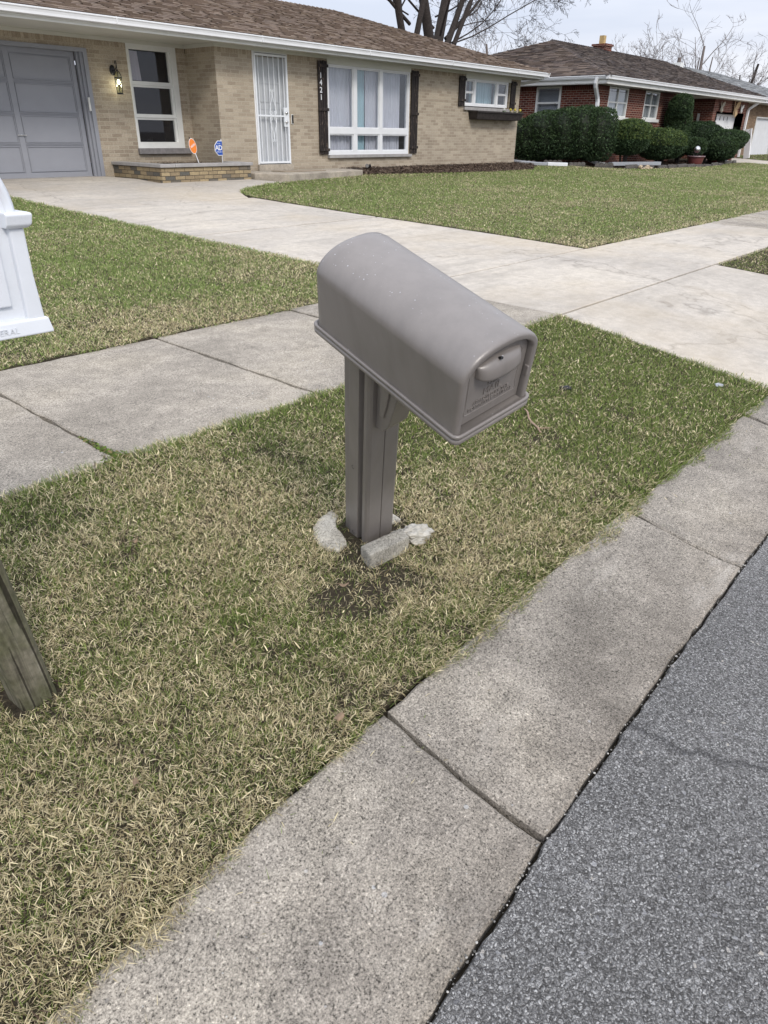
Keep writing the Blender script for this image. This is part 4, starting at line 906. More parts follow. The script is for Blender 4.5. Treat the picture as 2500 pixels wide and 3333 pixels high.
# picture window
pw = MB(); X0, X1, yv = 13.10, 16.01, WY-.015
frame_box(pw, X0, X1, -.46, 1.345, yv, WY+.09, .055, .055, .075, .03)
pw.box(X0+.055, X1-.055, yv+.002, WY+.08, -.025, .10)
for m0, m1 in ((13.965, 14.085), (14.885, 14.995)): pw.box(m0, m1, yv+.004, WY+.08, -.385, -.026); pw.box(m0, m1, yv+.004, WY+.08, .101, 1.314)
cells = [(13.155, 13.965), (14.085, 14.885), (14.995, 15.955)]
for c0, c1 in cells:
    frame_box(pw, c0, c1, -.385, -.026, yv+.02, WY+.07, .025); frame_box(pw, c0, c1, .101, 1.314, yv+.02, WY+.07, .022)
pwo = pw.build('window', M['white_paint'], house, bevel=.004)
for a_, b_ in ((X0, X1+.02), (SW[0], SW[1])):
    pw2 = MB(); pw2.box(a_, b_, WY-.03, WY+.06, 1.347, 1.497); pw2.build('header_board', M['soffit'], house, bevel=.003)
for c0, c1 in cells:
    for lo, hi in ((-.36, -.05), (.123, 1.292)):
        mb = MB(); mb.box(c0+.02, c1-.02, WY+.03, WY+.036, lo-.004, hi+.004); mb.build('pane', M['glass'], pwo)
mb = MB(); rm = [(X0+.02, X1-.02, WY+.45)]
for x0_, x1_, yb_ in rm:
    mb.quad((x0_, yb_, -.6), (x1_, yb_, -.6), (x1_, yb_, 1.44), (x0_, yb_, 1.44)); mb.quad((x0_, WY+.09, -.46), (x0_, yb_, -.6), (x0_, yb_, 1.44), (x0_, WY+.09, 1.40)); mb.quad((x1_, WY+.09, -.46), (x1_, yb_, -.6), (x1_, yb_, 1.44), (x1_, WY+.09, 1.40)); mb.quad((x0_, WY+.09, -.46), (x1_, WY+.09, -.46), (x1_, yb_, -.6), (x0_, yb_, -.6)); mb.quad((x0_, WY+.09, 1.40), (x1_, WY+.09, 1.40), (x1_, yb_, 1.44), (x0_, yb_, 1.44))
mb.build('room_recess', M['room_dark'], pwo)
curtain(13.12, 14.12, -.45, 1.38, WY+.17, M['curtain'], pwo, 1, .022); curtain(14.13, 14.50, -.45, 1.38, WY+.17, M['curtain_teal'], pwo, 2, .022, .09); curtain(14.50, 15.85, -.45, 1.38, WY+.17, M['curtain'], pwo, 3, .025)
mb = MB()
for a_, b_ in ((13.08, 14.12), (14.125, 15.03), (15.035, 16.10)): mb.box(a_, b_, WY-.075, WY+.03, -.525, -.463)
mb.build('window_sill', M['stone_sill'], pwo, bevel=.006)
# small window
swm = MB(); X0, X1 = 18.38, 20.52
frame_box(swm, X0, X1, .70, 1.345, yv, WY+.09, .045, .045, .05, .03)
cl = [(18.425, 18.80), (18.90, 19.92), (20.02, 20.475)]
for m0, m1 in ((18.80, 18.90), (19.92, 20.02)): swm.box(m0, m1, yv+.003, WY+.08, .75, 1.315)
for i, (c0, c1) in enumerate(cl):
    frame_box(swm, c0, c1, .75, 1.315, yv+.02, WY+.07, .03)
    if i != 1: swm.box(c0+.03, c1-.03, yv+.012, WY+.06, 1.0, 1.055)
sw = swm.build('window', M['white_paint'], house, bevel=.004)
for i, (c0, c1) in enumerate(cl):
    mb = MB(); mb.box(c0+.02, c1-.02, WY+.03, WY+.036, .77, 1.295); mb.build('pane', M['glass'], sw)
mb = MB(); x0_, x1_, yb_ = X0+.02, X1-.02, WY+.5
mb.quad((x0_, yb_, .6), (x1_, yb_, .6), (x1_, yb_, 1.44), (x0_, yb_, 1.44)); mb.quad((x0_, WY+.09, .7), (x0_, yb_, .6), (x0_, yb_, 1.44), (x0_, WY+.09, 1.40)); mb.quad((x1_, WY+.09, .7), (x1_, yb_, .6), (x1_, yb_, 1.44), (x1_, WY+.09, 1.40)); mb.quad((x0_, WY+.09, .7), (x1_, WY+.09, .7), (x1_, yb_, .6), (x0_, yb_, .6)); mb.quad((x0_, WY+.09, 1.40), (x1_, WY+.09, 1.40), (x1_, yb_, 1.44), (x0_, yb_, 1.44))
mb.build('room_recess', M['room_dark'], sw)
curtain(18.86, 19.96, .70, 1.40, WY+.20, M['curtain_teal'], sw, 7, .02, .11)
mb = MB(); mb.box(18.36, 20.66, WY-.06, WY+.03, .60, .678); mb.build('window_sill', M['stone_sill'], sw, bevel=.005)
# shutters: boards with two battens
def shutter(x0, x1, z0, z1, battens, seed, label):
    mb = MB(); rn = random.Random(seed); n = 4; w_ = (x1-x0)/n
    for k in range(n): mb.box(x0+k*w_+.004, x0+(k+1)*w_-.004, WY-.042-rn.random()*.004, WY-.020, z0+rn.random()*.02, z1-rn.random()*.015)
    for z in battens: mb.box(x0-.015, x1+.015, WY-.068, WY-.0465, z, z+.06)
    mb.box(x0+.02, x1-.02, WY-.019, WY-.001, z0+.05, z1-.05)
    o = mb.build('shutter', M['shutter'], house, bevel=.004); return o
s1 = shutter(12.80, 13.085, -.465, 1.40, (1.27, .43, -.38), 1, '')
shutter(16.05, 16.335, -.465, 1.395, (1.27, .42, -.34), 2, ''); shutter(18.085, 18.365, .672, 1.395, (1.29, .80), 3, ''); shutter(20.66, 20.92, .672, 1.395, (1.29, .80), 4, '')
for ch, z in (('1', 1.06), ('4', .925), ('2', .785), ('1', .645)):
    mb = MB(); text_mb(mb, ch, .155, (12.872, WY-.050, z), (1, 0, 0), (0, 0, 1), .003, bold=.001); mb.build('house_number', M['white_metal'], s1)
# things fixed to or standing by the house
lamp = thing('wall_lantern', (8.40, GY, .72), 'lit black carriage lantern on the brick between garage door and tall window', 'lamp')
mb = MB(); lx, ly = 8.47, GY-.17
for k in range(2): pass
bp_ = [(8.40+.055*math.cos(a), .98+.085*math.sin(a)) for a in np.linspace(0, 2*math.pi, 18, endpoint=False)]
mb.loft([[(x, GY-.001, z) for x, z in bp_], [(x, GY-.018, z) for x, z in bp_], [(8.40+(x-8.40)*.6, GY-.035, .98+(z-.98)*.6) for x, z in bp_]], True, False, True)
lx = 8.40
mb.tube([(lx, GY-.03, .98), (lx, GY-.09, .97), (lx, GY-.15, 1.02), (lx, GY-.17, 1.09), (lx, GY-.15, 1.125), (lx, GY-.12, 1.11), (lx, GY-.125, 1.075)], .008, 8)
mb.tube([(lx, GY-.165, 1.08), (lx, ly, 1.0), (lx, ly, .955)], .007, 8)
def ring(z, r, h=.012):
    c = [(math.cos(a), math.sin(a)) for a in np.linspace(0, 2*math.pi, 7)[:6]]
    mb.loft([[(lx+x*r, ly+y*r, z) for x, y in c], [(lx+x*r, ly+y*r, z+h) for x, y in c]], True, True, True)
ring(.965, .02, .02); ring(.845, .078, .018); ring(.58+.02, .058, .012)
ring(.588, .068, .012)
for k in range(6):
    a = math.pi/3*k; mb.tube([(lx+.070*math.cos(a), ly+.070*math.sin(a), .85), (lx+.055*math.cos(a), ly+.055*math.sin(a), .60)], .0055, 5)
    mb.tube([(lx+.072*math.cos(a), ly+.072*math.sin(a), .855), (lx+.06*math.cos(a), ly+.06*math.sin(a), .91), (lx+.03*math.cos(a), ly+.03*math.sin(a), .955), (lx, ly, .97)], .005, 5)
mb.build('lantern_frame', M['dark_metal'], lamp)
mb = MB(); c6 = [(math.cos(math.pi/3*k), math.sin(math.pi/3*k)) for k in range(6)]
mb.loft([[(lx+x*r, ly+y*r, z) for x, y in c6] for z, r in ((.603, .052), (.85, .067), (.91, .056), (.95, .03))], True, False, True)
mb.build('lantern_glass', M['lamp_glass'], lamp)
bm = bmesh.new(); bmesh.ops.create_uvsphere(bm, u_segments=12, v_segments=8, radius=.026, matrix=Matrix.Translation((lx, ly, .79)) @ Matrix.Diagonal((1, 1, 1.5, 1))); me = bpy.data.meshes.new('bulb'); bm.to_mesh(me); bm.free(); me.materials.append(M['bulb']); place('bulb', me, lamp)
pl = bpy.data.lights.new('lantern_light', 'POINT'); pl.energy = 2.0; pl.color = (1, .93, .78); pl.shadow_soft_size = .03; plo = bpy.data.objects.new('lantern_light', pl); COL.objects.link(plo); plo.location = (lx, ly-.0, .74); plo.parent = lamp; plo.matrix_parent_inverse = world_of(lamp).inverted()
db = thing('doorbell', (12.0, WY, -.29), 'slim black and white doorbell on the brick right of the gated door', 'doorbell')
mb = MB(); mb.box(11.985, 12.045, WY-.022, WY, .05, .25); 
mb = MB(); mb.box(11.983, 12.043, WY-.022, WY-.0, -.29+.44, .36-.02); mb.build('housing', M['white_trim'], db, bevel=.008, seg=3)
mb = MB(); mb.box(11.990, 12.036, WY-.027, WY-.0221, .165, .33); mb.build('faceplate', M['rubber_black'], db, bevel=.006)
# planter
pt = thing('brick_planter', (9.1, 13.3, -.86), 'low tan brick planter with stone caps in the corner by the tall window', 'planter')
px0, px1, py0 = 8.13, 10.20, 12.50; ct, cb_ = -.545, -.602
mb = MB()
mb.loft([[(px0, GY, z), (px0, py0, z), (px1, py0, z), (px1, WY, z), (px1-.1, WY, z), (px1-.1, py0+.1, z), (px0+.1, py0+.1, z), (px0+.1, GY, z)] for z in (-.96, cb_)], True, True, True)
mb.build('brick_wall', M['planter_brick'], pt)
for q in ((px0-.035, px0+.20, py0+.171, py0+.95), (px0-.035, px0+.20, py0+.955, GY-.001), (px0-.035, px0+.285, py0-.04, py0+.169), (px0+.29, px1-.27, py0-.043, py0+.165), (px1-.262, px1+.045, py0-.035, py0+.165), (px1-.165, px1+.045, py0+.17, WY-.001)):
    mb = MB(); mb.box(*q, cb_+.001, ct+(.002 if q[0] > 8.4 else 0)); mb.build('cap_stone', M['stone_sill'], pt, bevel=.008)
def soil_patch(name, poly, z, n, size, cols, parent=None, label=None, cat=None, kind=None, matb=None, lump=.03):
    mb = MB(); xs_ = [p[0] for p in poly]; ys_ = [p[1] for p in poly]; zf = z if callable(z) else (lambda x, y: z)
    i = 0
    while i < n:
        x, y = random.uniform(min(xs_), max(xs_)), random.uniform(min(ys_), max(ys_))
        if not bool(inpoly(np.array([x]), np.array([y]), poly)[0]): continue
        i += 1; L_, w_, a, tl = size*random.uniform(.5, 1.5), size*random.uniform(.15, .4), random.uniform(0, 6.28), random.uniform(-.6, .6)
        h = zf(x, y)+lump*(.5+.5*smooth_noise(x, y, 3))+random.random()*size*.5; d_ = Vector((math.cos(a)*math.cos(tl), math.sin(a)*math.cos(tl), math.sin(tl)))*L_*.5; s_ = Vector((-math.sin(a), math.cos(a), random.uniform(-.5, .5)))*w_*.5; c = Vector((x, y, h))
        mb.add([c-d_-s_, c-d_+s_, c+d_+s_*.6, c+d_-s_*.6], [(0, 1, 2, 3)], random.choice(cols))
    b = len(mb.v); pz = [(x, y, zf(x, y)+.004) for x, y in poly]; mb.add(pz, [tuple(range(len(pz)))], (.03, .021, .015))
    o = mb.build(name, M['mulch'], parent); return o
MC = [(.08, .055, .042), (.12, .085, .065), (.17, .125, .095), (.06, .042, .034), (.24, .19, .145)]
soil_patch('soil', [(px0+.1, py0+.1), (px1-.1, py0+.1), (px1-.1, 13.18), (10.05, 13.18), (10.05, GY-.01), (px0+.1, GY-.01)], -.60, 900, .035, MC, pt)
# signs
def stake_sign(loc, tilt, label, kind):
    t = thing('yard_sign', loc, label, 'sign', None); t.rotation_euler = tilt; X, Y, Z = loc
    return t
t = stake_sign((9.155, 12.76, -.60), (0, 0, 0), 'round orange sign on a leaning white stake in the brick planter', 0)
def lin(p, q, k): return tuple(a+(b-a)*k for a, b in zip(p, q))
B0, B1 = Vector((9.175, 12.76, -.61)), Vector((8.985, 12.76, -.10)); ax_ = (B1-B0).normalized(); sd_ = Vector((0, -1, 0)).cross(ax_)*-1; sd_ = Vector((ax_.z, 0, -ax_.x))
mb = MB(); mb.box(-.008, .008, -.004, .004, 0, (B1-B0).length*.55); me_v = [tuple(B0+sd_*x+Vector((0, y, 0))+ax_*z) for x, y, z in mb.v]; mb.v = me_v; mb.build('stake', M['sign_white'], t)
c0 = B0+ax_*.375
sd_ = Vector((math.cos(R(22))*ax_.z, math.sin(R(22)), -ax_.x)).normalized()
def disc(r1, r2, y, th, mat, nm, poly=None, par=t):
    mb = MB(); P = poly or [(r1*math.cos(a), r2*math.sin(a)) for a in np.linspace(0, 2*math.pi, 36, endpoint=False)]
    mb.loft([[tuple(c0+sd_*x+ax_*z+Vector((0, yy_, 0))) for x, z in P] for yy_ in (y, y-th)], True, True, True); return mb.build(nm, mat, par)
disc(.118, .135, -.005, .006, M['sign_white'], 'sign_plate'); disc(.108, .125, -.0115, .0015, M['orange'], 'sign_face')
mb = MB(); text_mb(mb, 'vivint', .07, c0+Vector((0, -.0135, 0))-ax_*.01, sd_, ax_, .0008, bold=.001); mb.build('sign_lettering', M['sign_white'], t)
mb = MB(); mb.tube([tuple(c0+ax_*.13), tuple(c0+ax_*.165)], .008, 6); mb.build('stake_tip', M['rubber_black'], t)
t2 = thing('yard_sign', (9.86, 12.95, -.60), 'blue octagonal alarm company sign on a stake against the brick corner', 'sign')
c0 = Vector((9.845, 12.98, -.30)); ax_ = Vector((0, 0, 1)); sd_ = Vector((1, 0, 0))
def octcut(r, cut): 
    P = [(r*math.cos(R(22.5+45*k)), r*math.sin(R(22.5+45*k))) for k in range(8)]; out = []
    for i in range(8):
        a_, b_ = P[i], P[(i+1) % 8]
        if a_[0] <= cut: out.append(a_)
        if (a_[0] <= cut) != (b_[0] <= cut): k = (cut-a_[0])/(b_[0]-a_[0]); out.append((cut, a_[1]+(b_[1]-a_[1])*k))
    return out
disc(0, 0, -.005, .006, M['sign_white'], 'sign_plate', octcut(.145, .052), t2); disc(0, 0, -.0115, .0015, M['blue'], 'sign_face', octcut(.132, .050), t2)
mb = MB(); text_mb(mb, 'AD', .125, c0+Vector((-.035, -.0135, -.035)), sd_, ax_, .0008, bold=.003, spacing=.9); text_mb(mb, '1.800.ADT', .034, c0+Vector((-.03, -.0135, -.078)), sd_, ax_, .0006); text_mb(mb, 'Security', .026, c0+Vector((-.03, -.0135, .075)), sd_, ax_, .0006); mb.build('sign_lettering', M['sign_white'], t2)
mb = MB(); mb.box(9.885, 9.897, 12.981, 12.995, -.62, -.14); mb.build('stake', M['sign_white'], t2)
# front step, mat
st = MB(); slab_poly = [(10.30, WY-.0), (10.30, 12.62), (10.62, 11.92), (10.80, 11.84), (13.12, 12.28), (13.05, WY)]
SP = [(10.27, 13.19), (10.27, 12.70), (10.60, 11.90), (10.66, 11.83), (13.05, 12.22), (13.62, 12.55), (13.70, 13.19)]
SP = [(10.26, 13.12), (10.30, 12.50), (10.64, 11.86), (13.30, 12.28), (13.50, 13.12)]
mb = MB(); mb.loft([[(x, y, z) for x, y in SP] for z in (-1.0, -.745)], True, True, True); o = mb.build('front_step', M['step'], None, bevel=.018, seg=3)
tag(o, 'low concrete step slab in front of the white gated door', 'step')
mb = MB(); mb.box(11.05, 12.25, 12.42, 12.86, -.744, -.728); o = mb.build('doormat', plain('doormat', (.30, .25, .19), .95, .2, 30, .5, 200), None, bevel=.004); tag(o, 'flat tan doormat lying on the concrete step', 'doormat')
mb = MB(); mb.tube([(14.12, 12.90, -.84), (14.12, 12.90, -.72)], .008, 6)
for sg in (-1, 1): mb.tube([(14.12+sg*.02, 12.90, -.72), (14.12+sg*.07, 12.84, -.69)], [.03, .045], 10)
tag(mb.build('garden_spotlight', M['dark_metal']), 'small black twin-headed garden spotlight in the mulch beside the step', 'spotlight')
# window box and flowers
wb = MB(); bx0, bx1 = 18.60, 20.98
yfr = WY-.32
pz = [(WY-.002, .585), (yfr, .575), (yfr+.045, .385), (WY-.002, .375)]
wb.loft([[(bx0+(.06 if z < .5 else 0), y, z) for y, z in pz], [(bx1-(.06 if z < .5 else 0), y, z) for y, z in pz]], True, True, True)
wb.box(bx0-.01, bx1+.01, yfr-.018, yfr-.001, .545, .588)
o = wb.build('window_box', M['wood_board'], None, bevel=.005); tag(o, 'dark weathered wooden flower box under the small window of the tan house', 'window box')
soil = None
FL = [(20.02, 'white_flower', 'single white blossom in the dark window box'), (20.36, 'yellow_flower', 'leftmost of the three yellow blossoms in the window box'), (20.60, 'yellow_flower', 'middle one of the three yellow blossoms in the window box'), (20.88, 'yellow_flower', 'rightmost of the three yellow blossoms in the window box')]
for x, m_, lb in FL:
    f = thing('flower', (x, WY-.26, .58), lb, 'flower', 'flowers in the window box'); rn = random.Random(int(x*100)); mb = MB()
    for k in range(26):
        a, e = rn.uniform(0, 6.28), rn.uniform(-.6, 1.4); d_ = Vector((math.cos(a)*math.cos(e), math.sin(a)*math.cos(e), math.sin(e))); c = Vector((x, WY-.26, .655))+d_*.028; s_ = d_.orthogonal().normalized()*.02; u_ = d_.cross(s_)
        mb.quad(c-s_-u_, c+s_-u_*.8, c+s_+u_, c-s_*.8+u_)
    mb.build('blossom', M[m_], f); mb = MB(); mb.tube([(x, WY-.26, .575), (x+.005, WY-.26, .65)], .005, 5)
    for k in range(5): a = rn.uniform(0, 6.28); mb.quad((x, WY-.26, .59), (x+.05*math.cos(a), WY-.26+.05*math.sin(a), .60), (x+.06*math.cos(a+.3), WY-.26+.06*math.sin(a+.3), .625), (x, WY-.26, .60))
    mb.build('stem', M['green_stem'], f)
# mulch bed along the house
MBED = [(13.45, WY-.01), (13.32, 12.42), (14.74, 12.24), (16.2, 12.1), (18.02, 11.93), (19.6, 11.87), (20.4, 12.02), (21.2, 12.45), (21.9, 12.9), (21.9, 13.6), (21.22, 13.6), (21.2, WY-.01)]
o = soil_patch('mulch_bed', MBED, lambda x, y: gz(y)-.012+.05*min(1, max(0, (y-12.1)/.9)), 15000, .05, MC, None, lump=.035); tag(o, 'dark wood mulch bed along the foot of the tan brick wall', 'mulch', None, 'stuff')
# downspout extension lying at the corner
ex = MB(); downspout(ex, [(21.35, 13.45, -.70), (21.45, 13.1, -.74), (21.9, 12.75, -.78), (22.15, 12.58, -.79)], .05, .045)
o = ex.build('downspout_elbow', M['galv']); tag(o, 'grey drain elbow lying at the corner of the tan house', 'drain pipe')
ex = MB(); downspout(ex, [(22.16, 12.57, -.785), (22.75, 12.2, -.80)], .06, .05); o = ex.build('drain_pipe', M['white_paint']); tag(o, 'short white drain pipe end on the mulch at the tan house corner', 'drain pipe')
# ------------------------------------------------------------------ red brick house
RY, RXL = 12.65, 25.1
red = thing('brick_house', (33, 18, -.8), 'red brick ranch house behind clipped evergreen bushes', 'house')
W1 = (25.93, 27.44, .60, 1.49); W2 = (28.88, 30.17, .60, 1.49); SWN = (13.98, 14.95, .48, 1.49); RT = 1.50
mb = MB(); wallx(mb, RXL, 32.1, -1.05, RT-.13, RY, [(W1[0], W1[1], W1[2], RT-.13), (W2[0], W2[1], W2[2], RT-.13)]); wallx(mb, 36.17, 40.68, -1.0, RT-.13, RY, [(36.56, 40.22, -1.0, 1.03)])
wally(mb, RXL, RY, 21.4, -1.0, RT-.13, [(SWN[0], SWN[1], SWN[2], RT-.13)], side=-1); wally(mb, 40.68, RY, 21.4, -1, RT, side=1); wally(mb, 36.17, RY, 14.6, -1, RT-.13, side=-1); wally(mb, 32.1, RY, 14.6, -1, RT-.13, side=1)
mb.quad((40.68, 21.4, -1), (RXL, 21.4, -1), (RXL, 21.4, RT), (40.68, 21.4, RT)); mb.build('brick_wall', M['red_brick'], red)
for a, b in ((RXL-.003, W1[0]), (W1[1], W2[0]), (W2[1], 32.1), (36.17, 40.68)): mb = MB(); mb.box(a, b, RY-.003, RY+.05, RT-.13, RT); mb.build('rowlock_course', M['red_rowlock'], red)
for a, b in ((RY+.051, SWN[0]), (SWN[1], 21.4)): mb = MB(); mb.box(RXL-.003, RXL+.05, a, b, RT-.13, RT); mb.build('rowlock_course', M['red_rowlock'], red)
mb = MB(); mb.box(36.166, 36.22, RY+.051, 14.59, RT-.13, RT)
mb.build('rowlock_course', M['red_rowlock'], red)
mb = MB(); wallx(mb, 32.1, 36.17, -1, RT, 14.6, [(32.6, 34.3, -.4, 1.40)]); mb.build('stone_wall', M['pale_stone'], red)
mb = MB(); mb.box(24.6, 41.2, 12.12, 14.61, RT+.01, RT+.02); mb.box(24.6, 25.6, 14.61, 21.9, RT+.01, RT+.02); mb.build('soffit', M['soffit'], red)
mb = MB(); mb.box(24.62, 41.4, 12.115, 12.14, RT+.0, 1.71); mb.box(24.60, 24.62, 12.14, 21.9, RT+.0, 1.71); mb.build('fascia', M['white_trim'], red)
mb = MB(); gutter_x(mb, 24.50, 41.4, 12.0, 1.725); gutter_y(mb, 24.50, -1, 12.1, 21.9, 1.725); mb.build('gutter', M['white_paint'], red)
RB = [(.115, .095, .090), (.09, .078, .075), (.14, .118, .105), (.075, .064, .062), (.155, .13, .115)]
k_, rtt = 5.2, .31; e_ = 1.735; rz2 = e_+k_*rtt
mb = MB(); roof_plane(mb, (24.52, 12.02, e_), (41.4, 12.02, e_), (24.52+k_, 12.02+k_, rz2), (41.4, 12.02+k_, rz2), RB, seed=8, tabw=(.2, .4)); roof_plane(mb, (24.52, 12.02+2*k_, e_), (24.52, 12.02, e_), (24.52+k_, 12.02+k_, rz2), (24.52+k_, 12.02+k_, rz2), [(c[0]*1.15, c[1]*1.08, c[2]) for c in RB], seed=9, tabw=(.2, .4))
mb.quad((41.4, 12.02+2*k_, e_), (24.52, 12.02+2*k_, e_), (24.52+k_, 12.02+k_, rz2), (41.4, 12.02+k_, rz2), (.1, .08, .08)); mb.add([(41.4, 12.02, e_), (41.4, 12.02+2*k_, e_), (41.4, 12.02+k_, rz2)], [(0, 1, 2)], (.3, .3, .3))
ridge_caps(mb, (24.52, 12.02, e_), (24.52+k_, 12.02+k_, rz2), RB, wd=.12, h=.02); ridge_caps(mb, (24.52+k_, 12.02+k_, rz2), (41.4, 12.02+k_, rz2), RB, wd=.12, h=.03)
rf = mb.build('roof', M['shingle'], red)
mb = MB(); mb.box(34.1, 34.72, 17.1, 17.7, 3.1, 3.50); mb.box(34.05, 34.77, 17.05, 17.75, 3.50, 3.58); ch = mb.build('chimney', M['red_brick'], red)
mb = MB(); mb.tube([(34.35, 17.4, 3.58), (34.35, 17.4, 3.90)], .15, 4); mb.build('clay_flue', M['flue'], ch)
def red_window(x0, x1, z0, z1, y, par):
    mb = MB(); frame_box(mb, x0, x1, z0, z1, y-.01, y+.09, .05); xm, zm = (x0+x1)/2, (z0+z1)/2; mb.box(xm-.025, xm+.025, y+.005, y+.038, z0+.05, z1-.05)
    for a, b in ((x0+.05, xm-.03), (xm+.03, x1-.05)): mb.box(a, b, y+.012, y+.038, zm-.02, zm+.02)
    w_ = mb.build('window', M['white_trim'], par); mb = MB(); mb.box(x0+.04, x1-.04, y+.04, y+.045, z0+.04, z1-.04); mb.build('pane', M['glass'], w_)
    mb = MB(); mb.box(x0+.02, x1-.02, y+.095, y+.11, z0, z1); mb.build('blind', M['blind_pale'], w_)
    mb = MB(); mb.box(x0-.06, x1+.16, y-.06, y+.03, z0-.10, z0-.002); mb.build('window_sill', M['white_trim'], w_)
red_window(W1[0], W1[1], W1[2], W1[3], RY, red); red_window(W2[0], W2[1], W2[2], W2[3], RY, red)
mb = MB(); ya, yb_ = SWN[0], SWN[1]; x = RXL
for q in ((ya, ya+.08, .48, 1.49), (yb_-.08, yb_, .48, 1.49)): mb.box(x-.015, x+.09, *q)
for z in ((.48, .55), (.97, 1.03), (1.43, 1.49)): mb.box(x-.012, x+.08, ya+.08, yb_-.08, *z)
w_ = mb.build('window', M['white_trim'], red); mb = MB(); mb.box(x+.03, x+.035, ya+.07, yb_-.07, .53, 1.45); mb.build('pane', M['glass'], w_); mb = MB(); mb.box(x+.095, x+.11, ya, yb_, .48, 1.49); mb.build('blind', M['blind'], w_)
mb = MB(); mb.box(x-.07, x+.03, ya-.05, yb_+.05, .36, .478); mb.build('window_sill', M['white_trim'], w_)
mb = MB(); frame_box(mb, 32.6, 34.3, -.4, 1.40, 14.55, 14.66, .06); mb.box(33.42, 33.50, 14.56, 14.65, -.34, 1.34); w_ = mb.build('window', M['white_trim'], red); mb = MB(); mb.box(32.64, 34.26, 14.62, 14.63, -.36, 1.36); mb.build('pane', M['glass_dark'], w_); mb = MB(); mb.box(32.6, 34.3, 14.68, 14.70, -.4, 1.4); mb.build('blind', M['screen_dark'], w_)
mb = MB(); mb.box(36.62, 40.05, RY+.28, RY+.33, -.90, .98)
for z in (-.42, .04, .5): mb.box(36.62, 40.05, RY+.276, RY+.2801, z, z+.012)
g_ = mb.build('garage_door', M['white_paint'], red)
for x in (37.45, 37.95, 38.45, 38.95): mb = MB(); mb.box(x, x+.06, RY+.272, RY+.2795, .72, .88); mb.build('door_window', M['screen_dark'], g_); mb = MB(); frame_box(mb, 36.56, 40.22, -.92, 1.03, RY-.02, RY+.28, .07, .20, .0001, .06); mb.build('garage_frame', M['white_trim'], red)
mb = MB(); downspout(mb, [(24.56, 12.45, 1.66), (24.56, 12.48, 1.52), (24.62, 12.50, 1.42), (25.0, 12.58, 1.12), (25.05, 12.58, 1.02), (25.03, 12.58, -.55), (25.03, 12.58, -.72), (25.15, 12.40, -.80), (25.4, 12.2, -.83)], .06, .05); mb.build('downspout', M['white_paint'], red)
mb = MB(); downspout(mb, [(41.2, 12.15, 1.65), (40.9, 12.5, 1.35), (40.62, 12.58, 1.2), (40.62, 12.58, -.80)], .06, .05); mb.build('downspout', M['white_paint'], red)
mb = MB(); mb.box(36.13, 36.16, 13.2, 13.3, .62, .95); mb.build('wall_light', M['white_trim'], red)
def butterfly(loc, s, mat, lb):
    t_ = thing('butterfly_ornament', loc, lb, 'ornament', 'butterflies on the garage wall'); X, Y, Z = loc
    for sg in (-1, 1):
        mb = MB(); P = [(0, 0), (.25, .42), (.62, .55), (.60, .15), (.35, -.05), (.48, -.35), (.22, -.62), (.04, -.15)]; P = [(sg*a*s, b*s) for a, b in P]
        mb.loft([[(X+a, Y-.03-abs(a)*.25, Z+b) for a, b in P], [(X+a, Y-.045-abs(a)*.25, Z+b) for a, b in P]], True, True, True); mb.build('wing', mat, t_)
    mb = MB(); mb.tube([(X, Y-.0, Z-.3*s), (X, Y-.04, Z+.3*s)], .03*s, 6); mb.build('body', M['dark_metal'], t_)
butterfly((36.95, RY, 1.22), .38, plain('stone_butterfly', (.35, .33, .27), .8, .3, 8, .1), 'grey stone butterfly ornament at the left corner above the garage door')
butterfly((38.75, RY, 1.20), .58, M['rust_gold'], 'large tan butterfly ornament above the white garage door')
butterfly((39.65, RY, 1.22), .30, M['white_trim'], 'small white butterfly ornament right of the large tan one')
# third house
th = thing('brick_house', (52, 19, -.8), 'tan brick house with a pale grey roof and white garage door at the right edge', 'house')
mb = MB(); wallx(mb, 42.3, 62, -1, 1.62, 14.0, [(46.85, 50.6, -1, 1.06)]); wally(mb, 42.3, 14.0, 24, -1, 1.62, side=-1); wally(mb, 62, 14, 24, -1, 1.62, side=1); mb.quad((62, 24, -1), (42.3, 24, -1), (42.3, 24, 1.62), (62, 24, 1.62)); mb.build('brick_wall', M['dull_brick'], th)
mb = MB(); mb.box(46.9, 50.55, 14.1, 14.2, -.84, 1.0); 
for z in (-.4, .06, .52): mb.box(46.9, 50.55, 14.094, 14.1005, z, z+.012)
mb.build('garage_door', M['white_paint'], th); mb = MB(); frame_box(mb, 46.85, 50.6, -.85, 1.06, 13.97, 14.1, .08, .08, .0001, .06); mb.build('garage_frame', M['white_trim'], th)
mb = MB(); gutter_x(mb, 41.7, 62.6, 13.3, 1.76); gutter_y(mb, 41.7, -1, 13.4, 24.6, 1.76); mb.build('gutter', M['white_paint'], th); mb = MB(); mb.box(41.85, 62.5, 13.45, 24.6, 1.625, 1.645); mb.build('soffit', M['soffit'], th)
GR = [(.27, .28, .29), (.23, .24, .25), (.31, .32, .32), (.25, .26, .27)]
k3, t3 = 6.6, .31
mb = MB(); roof_plane(mb, (41.7, 13.3, 1.77), (62.6, 13.3, 1.77), (41.7+k3, 13.3+k3, 1.77+k3*t3), (62.6-k3, 13.3+k3, 1.77+k3*t3), GR, rise_rows=.2, tabw=(.5, 1), seed=3); roof_plane(mb, (41.7, 13.3+2*k3, 1.77), (41.7, 13.3, 1.77), (41.7+k3, 13.3+k3, 1.77+k3*t3), (41.7+k3, 13.3+k3, 1.77+k3*t3), GR, rise_rows=.2, tabw=(.5, 1), seed=4)
